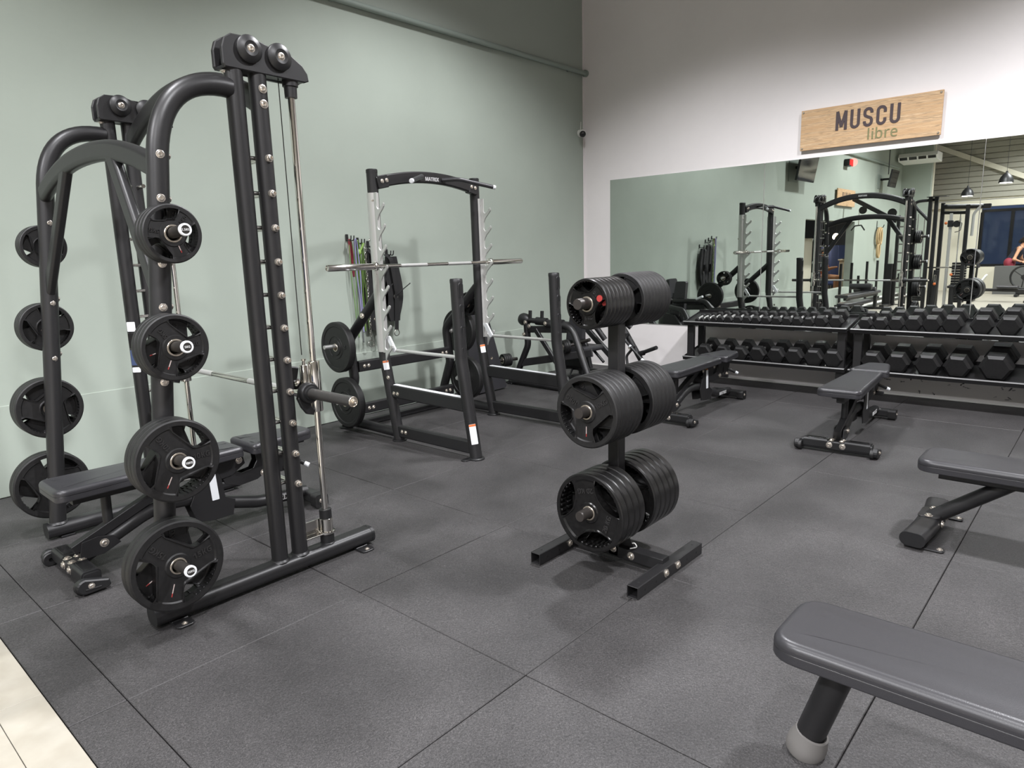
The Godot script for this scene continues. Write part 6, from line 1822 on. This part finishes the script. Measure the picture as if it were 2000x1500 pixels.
func cable_station() -> void:
	var o := thing("cable_station", "tall black cable machine with weight stacks and a silver curved grip, seen in the mirror", "cable machine", Vector3(-2.65, 0, 1.15))
	for q in [[-0.40, -0.12, 2.38], [-0.30, -0.10, 2.38], [-0.20, 0.0, 2.26], [0.245, -0.14, 2.20]]:
		part("upright", mb().bar(pts([Vector3(q[0], 0.03, q[1]), Vector3(q[0], q[2], q[1])]), 0.065, 0.085, 0.012, Vector3.BACK), M.black, o)
	part("crown_plate", mb().box(Vector3(-0.29, 2.385, -0.08), Vector3(0.34, 0.012, 0.26), 0.003), M.plastic, o)
	part("top_beam", mb().rod(Vector3(-0.20, 2.185, -0.05), Vector3(0.56, 2.15, -0.14), 0.045, 14), M.black, o)
	part("top_beam", mb().bar(pts([Vector3(-0.20, 2.07, 0.0), Vector3(0.25, 2.05, -0.05)]), 0.05, 0.06, 0.01), M.black, o)
	part("yoke_tube", mb().tube(bent([Vector3(-0.30, 2.33, -0.08), Vector3(-0.78, 2.32, -0.02), Vector3(-0.42, 1.94, -0.10)], 0.10, 6), 0.030, 12), M.black, o)
	part("beam_end", mb().box(Vector3(0.555, 2.15, -0.14), Vector3(0.12, 0.09, 0.10), 0.008), M.plastic, o)
	part("curved_grip", mb().tube(bent([Vector3(0.46, 2.17, -0.15), Vector3(0.35, 2.02, -0.15), Vector3(0.345, 1.60, -0.15)], 0.16, 7), 0.026, 12), M.steel, o)
	part("pulley_column", mb().bar(pts([Vector3(-0.03, 0.05, -0.10), Vector3(-0.03, 2.05, -0.10)]), 0.05, 0.05, 0.006, Vector3.BACK), M.steel, o)
	part("pulley_carriage", mb().box(Vector3(-0.03, 1.85, -0.10), Vector3(0.09, 0.13, 0.09), 0.01), M.plastic, o)
	part("pulley", mb().lathe(Vector3(0.08, 1.84, -0.15), Vector3.BACK, PackedVector2Array([Vector2(0, 0), Vector2(0.065, 0), Vector2(0.055, 0.014), Vector2(0.065, 0.028), Vector2(0, 0.028)]), 20), M.plastic, o)
	part("cable_hook", mb().tube(bent([Vector3(0.10, 1.90, -0.16), Vector3(0.17, 1.86, -0.16), Vector3(0.15, 1.70, -0.16), Vector3(0.06, 1.68, -0.16)], 0.05, 5), 0.010, 8), M.chrome, o)
	part("cable", mb().rod(Vector3(0.15, 1.95, -0.16), Vector3(0.12, 0.85, -0.16), 0.006, 6), M.steel, o)
	for k in 16:
		part("stack_plate", mb().box(Vector3(0.16, 0.32 + 0.05 * k, 0.06), Vector3(0.24, 0.042, 0.12), 0.004), M.plastic, o)
	for k in 10:
		part("stack_plate", mb().box(Vector3(-0.62, 0.32 + 0.05 * k, 0.30), Vector3(0.24, 0.042, 0.12), 0.004), M.plastic, o)
	for x in [0.10, 0.22, -0.68, -0.56]:
		part("guide_rod", mb().rod(Vector3(x, 0.1, 0.06 if x > 0 else 0.30), Vector3(x, 2.08, 0.06 if x > 0 else 0.30), 0.010, 8), M.chrome, o)
	part("side_arm", mb().bar(pts([Vector3(-0.22, 0.05, -0.2), Vector3(-0.18, 0.95, -0.2)]), 0.10, 0.12, 0.04, Vector3.BACK), M.plastic, o)
	part("arm_handle", mb().tube(bent([Vector3(-0.20, 0.70, -0.27), Vector3(-0.20, 0.86, -0.29), Vector3(-0.17, 0.86, -0.29), Vector3(-0.17, 0.70, -0.27)], 0.02, 4), 0.007, 8), M.chrome, o)
	for q in [[-0.19, 0.68, -0.27], [0.07, 0.86, -0.20], [-0.10, 1.86, -0.16]]:
		part("orange_knob", mb().ball(Vector3(q[0], q[1], q[2]), Vector3.ONE * 0.028, 12), M.orange, o)
	part("adjuster_unit", mb().bar(pts([Vector3(0.10, 0.04, -0.15), Vector3(0.09, 0.66, -0.15)]), 0.08, 0.10, 0.02, Vector3.BACK).box(Vector3(0.10, 0.62, -0.16), Vector3(0.16, 0.05, 0.10), 0.01), M.plastic, o)
	part("base_rail", mb().bar(pts([Vector3(-0.45, 0.05, -0.08), Vector3(0.50, 0.05, -0.12)]), 0.10, 0.07, 0.012), M.black, o)
	part("base_rail", mb().bar(pts([Vector3(-0.70, 0.05, 0.30), Vector3(-0.28, 0.05, -0.08)]), 0.10, 0.07, 0.012), M.black, o)
	for q in [[0.04, 1.00], [-0.10, 1.00]]:
		part("cross_pin", mb().rod(Vector3(-0.18, q[1], q[0] - 0.15), Vector3(0.02, q[1], q[0] - 0.15), 0.014, 10), M.chrome, o)


# the lounge beyond the opening in the green wall
func office() -> void:
	struct("wall_lounge", mb().box(Vector3(-9.6, 1.5, 5.5), Vector3(0.1, 3.2, 11.0), 0.0).box(Vector3(-7.6, 1.5, 10.95), Vector3(4.0, 3.2, 0.1), 0.0).box(Vector3(-7.6, 1.5, 0.05), Vector3(4.0, 3.2, 0.1), 0.0), M.lounge)
	struct("floor_lounge", mb().box(Vector3(-7.6, -0.06, 5.5), Vector3(4.0, 0.1, 11.0), 0.0), M.beige)
	struct("ceiling_lounge", mb().box(Vector3(-7.6, 3.1, 5.5), Vector3(4.0, 0.1, 11.0), 0.0), M.ceiling)
	struct("trim_5", mb().box(Vector3(-9.45, 2.25, 5.5), Vector3(0.2, 0.16, 10.8), 0.01), M.blue_label)
	single("display_cabinet", mb().box(Vector3(-6.55, 0.87, 3.95), Vector3(0.30, 1.66, 0.95), 0.01), M.cream, "tall cream cabinet beyond the opening in the green wall, seen in the mirror", "cabinet")
	var ct := thing("reception_counter", "cream counter beyond the opening in the green wall, seen in the mirror", "counter", Vector3(-6.2, 0, 7.48))
	part("front_panel", mb().box(Vector3(0, 0.53, 0), Vector3(0.40, 1.04, 1.3), 0.01), M.cream, ct)
	part("counter_top", mb().box(Vector3(0, 1.07, 0), Vector3(0.46, 0.04, 1.36), 0.008), M.cream, ct)
	var st := thing("paper_stand", "white printed notice standing on the cream counter, seen in the mirror", "notice", Vector3(-6.2, 1.09, 6.95))
	part("sheet", mb().box(Vector3(0.04, 0.13, 0), Vector3(0.012, 0.26, 0.36), 0.002, Basis(Vector3.UP, 0.5)), M.white, st)
	part("holder", mb().box(Vector3(0.04, 0.012, 0), Vector3(0.14, 0.024, 0.38), 0.004, Basis(Vector3.UP, 0.5)), M.plastic, st)
	var blue := mat(Color(0.30, 0.38, 0.62), 0.7)
	for k in 3:
		var s := thing("lounge_chair", "blue upholstered high-back chair, %s from the cabinet beyond the wall opening" % ["first", "second", "third", "fourth"][k], "chair", Vector3(-6.75, 0, 7.65 + 0.80 * k))
		part("backrest", mb().bar(pts([Vector3(-0.3, 0.30, 0), Vector3(-0.36, 1.50, 0)]), 0.76, 0.14, 0.06, Vector3.RIGHT), blue, s)
		part("seat", mb().box(Vector3(0.0, 0.40, 0), Vector3(0.6, 0.20, 0.76), 0.05), blue, s)
		for q in [[-0.25, -0.3], [-0.25, 0.3], [0.25, -0.3], [0.25, 0.3]]:
			part("leg", mb().rod(Vector3(q[0], 0, q[1]), Vector3(q[0], 0.32, q[1]), 0.02, 8), M.steel, s)
	var lamp := thing("globe_lamp", "small warm globe lamp hanging over the blue seats, seen in the mirror", "lamp", Vector3(-6.8, 1.76, 7.75))
	part("bulb", mb().ball(Vector3.ZERO, Vector3.ONE * 0.06, 16), M.glow_warm, lamp)
	part("cord", mb().rod(Vector3(0, 0.11, 0), Vector3(0, 1.3, 0), 0.005, 6), M.black, lamp)
	var l := OmniLight3D.new()
	l.name = "globe_light"
	l.light_color = Color(1.0, 0.85, 0.68)
	l.light_energy = 0.4
	l.light_size = 0.1
	l.shadow_enabled = true
	l.omni_range = 20.0
	l.omni_attenuation = 2.0
	lamp.add_child(l)
	var a := AreaLight3D.new()
	a.name = "lounge_ceiling_light"
	a.area_size = Vector2(1.2, 1.2)
	a.light_energy = 2.5
	a.light_color = Color(1.0, 0.96, 0.9)
	a.shadow_enabled = true
	a.area_range = 25.0
	a.area_attenuation = 2.0
	a.rotation.x = -PI / 2
	a.position = Vector3(-7.4, 3.02, 6.0)
	add_child(a)
	single("lounge_ceiling_lamp", mb().box(Vector3(-7.4, 3.038, 6.0), Vector3(1.22, 0.024, 1.22), 0.004), M.glow, "square ceiling lamp panel in the lounge beyond the green wall", "lamp")
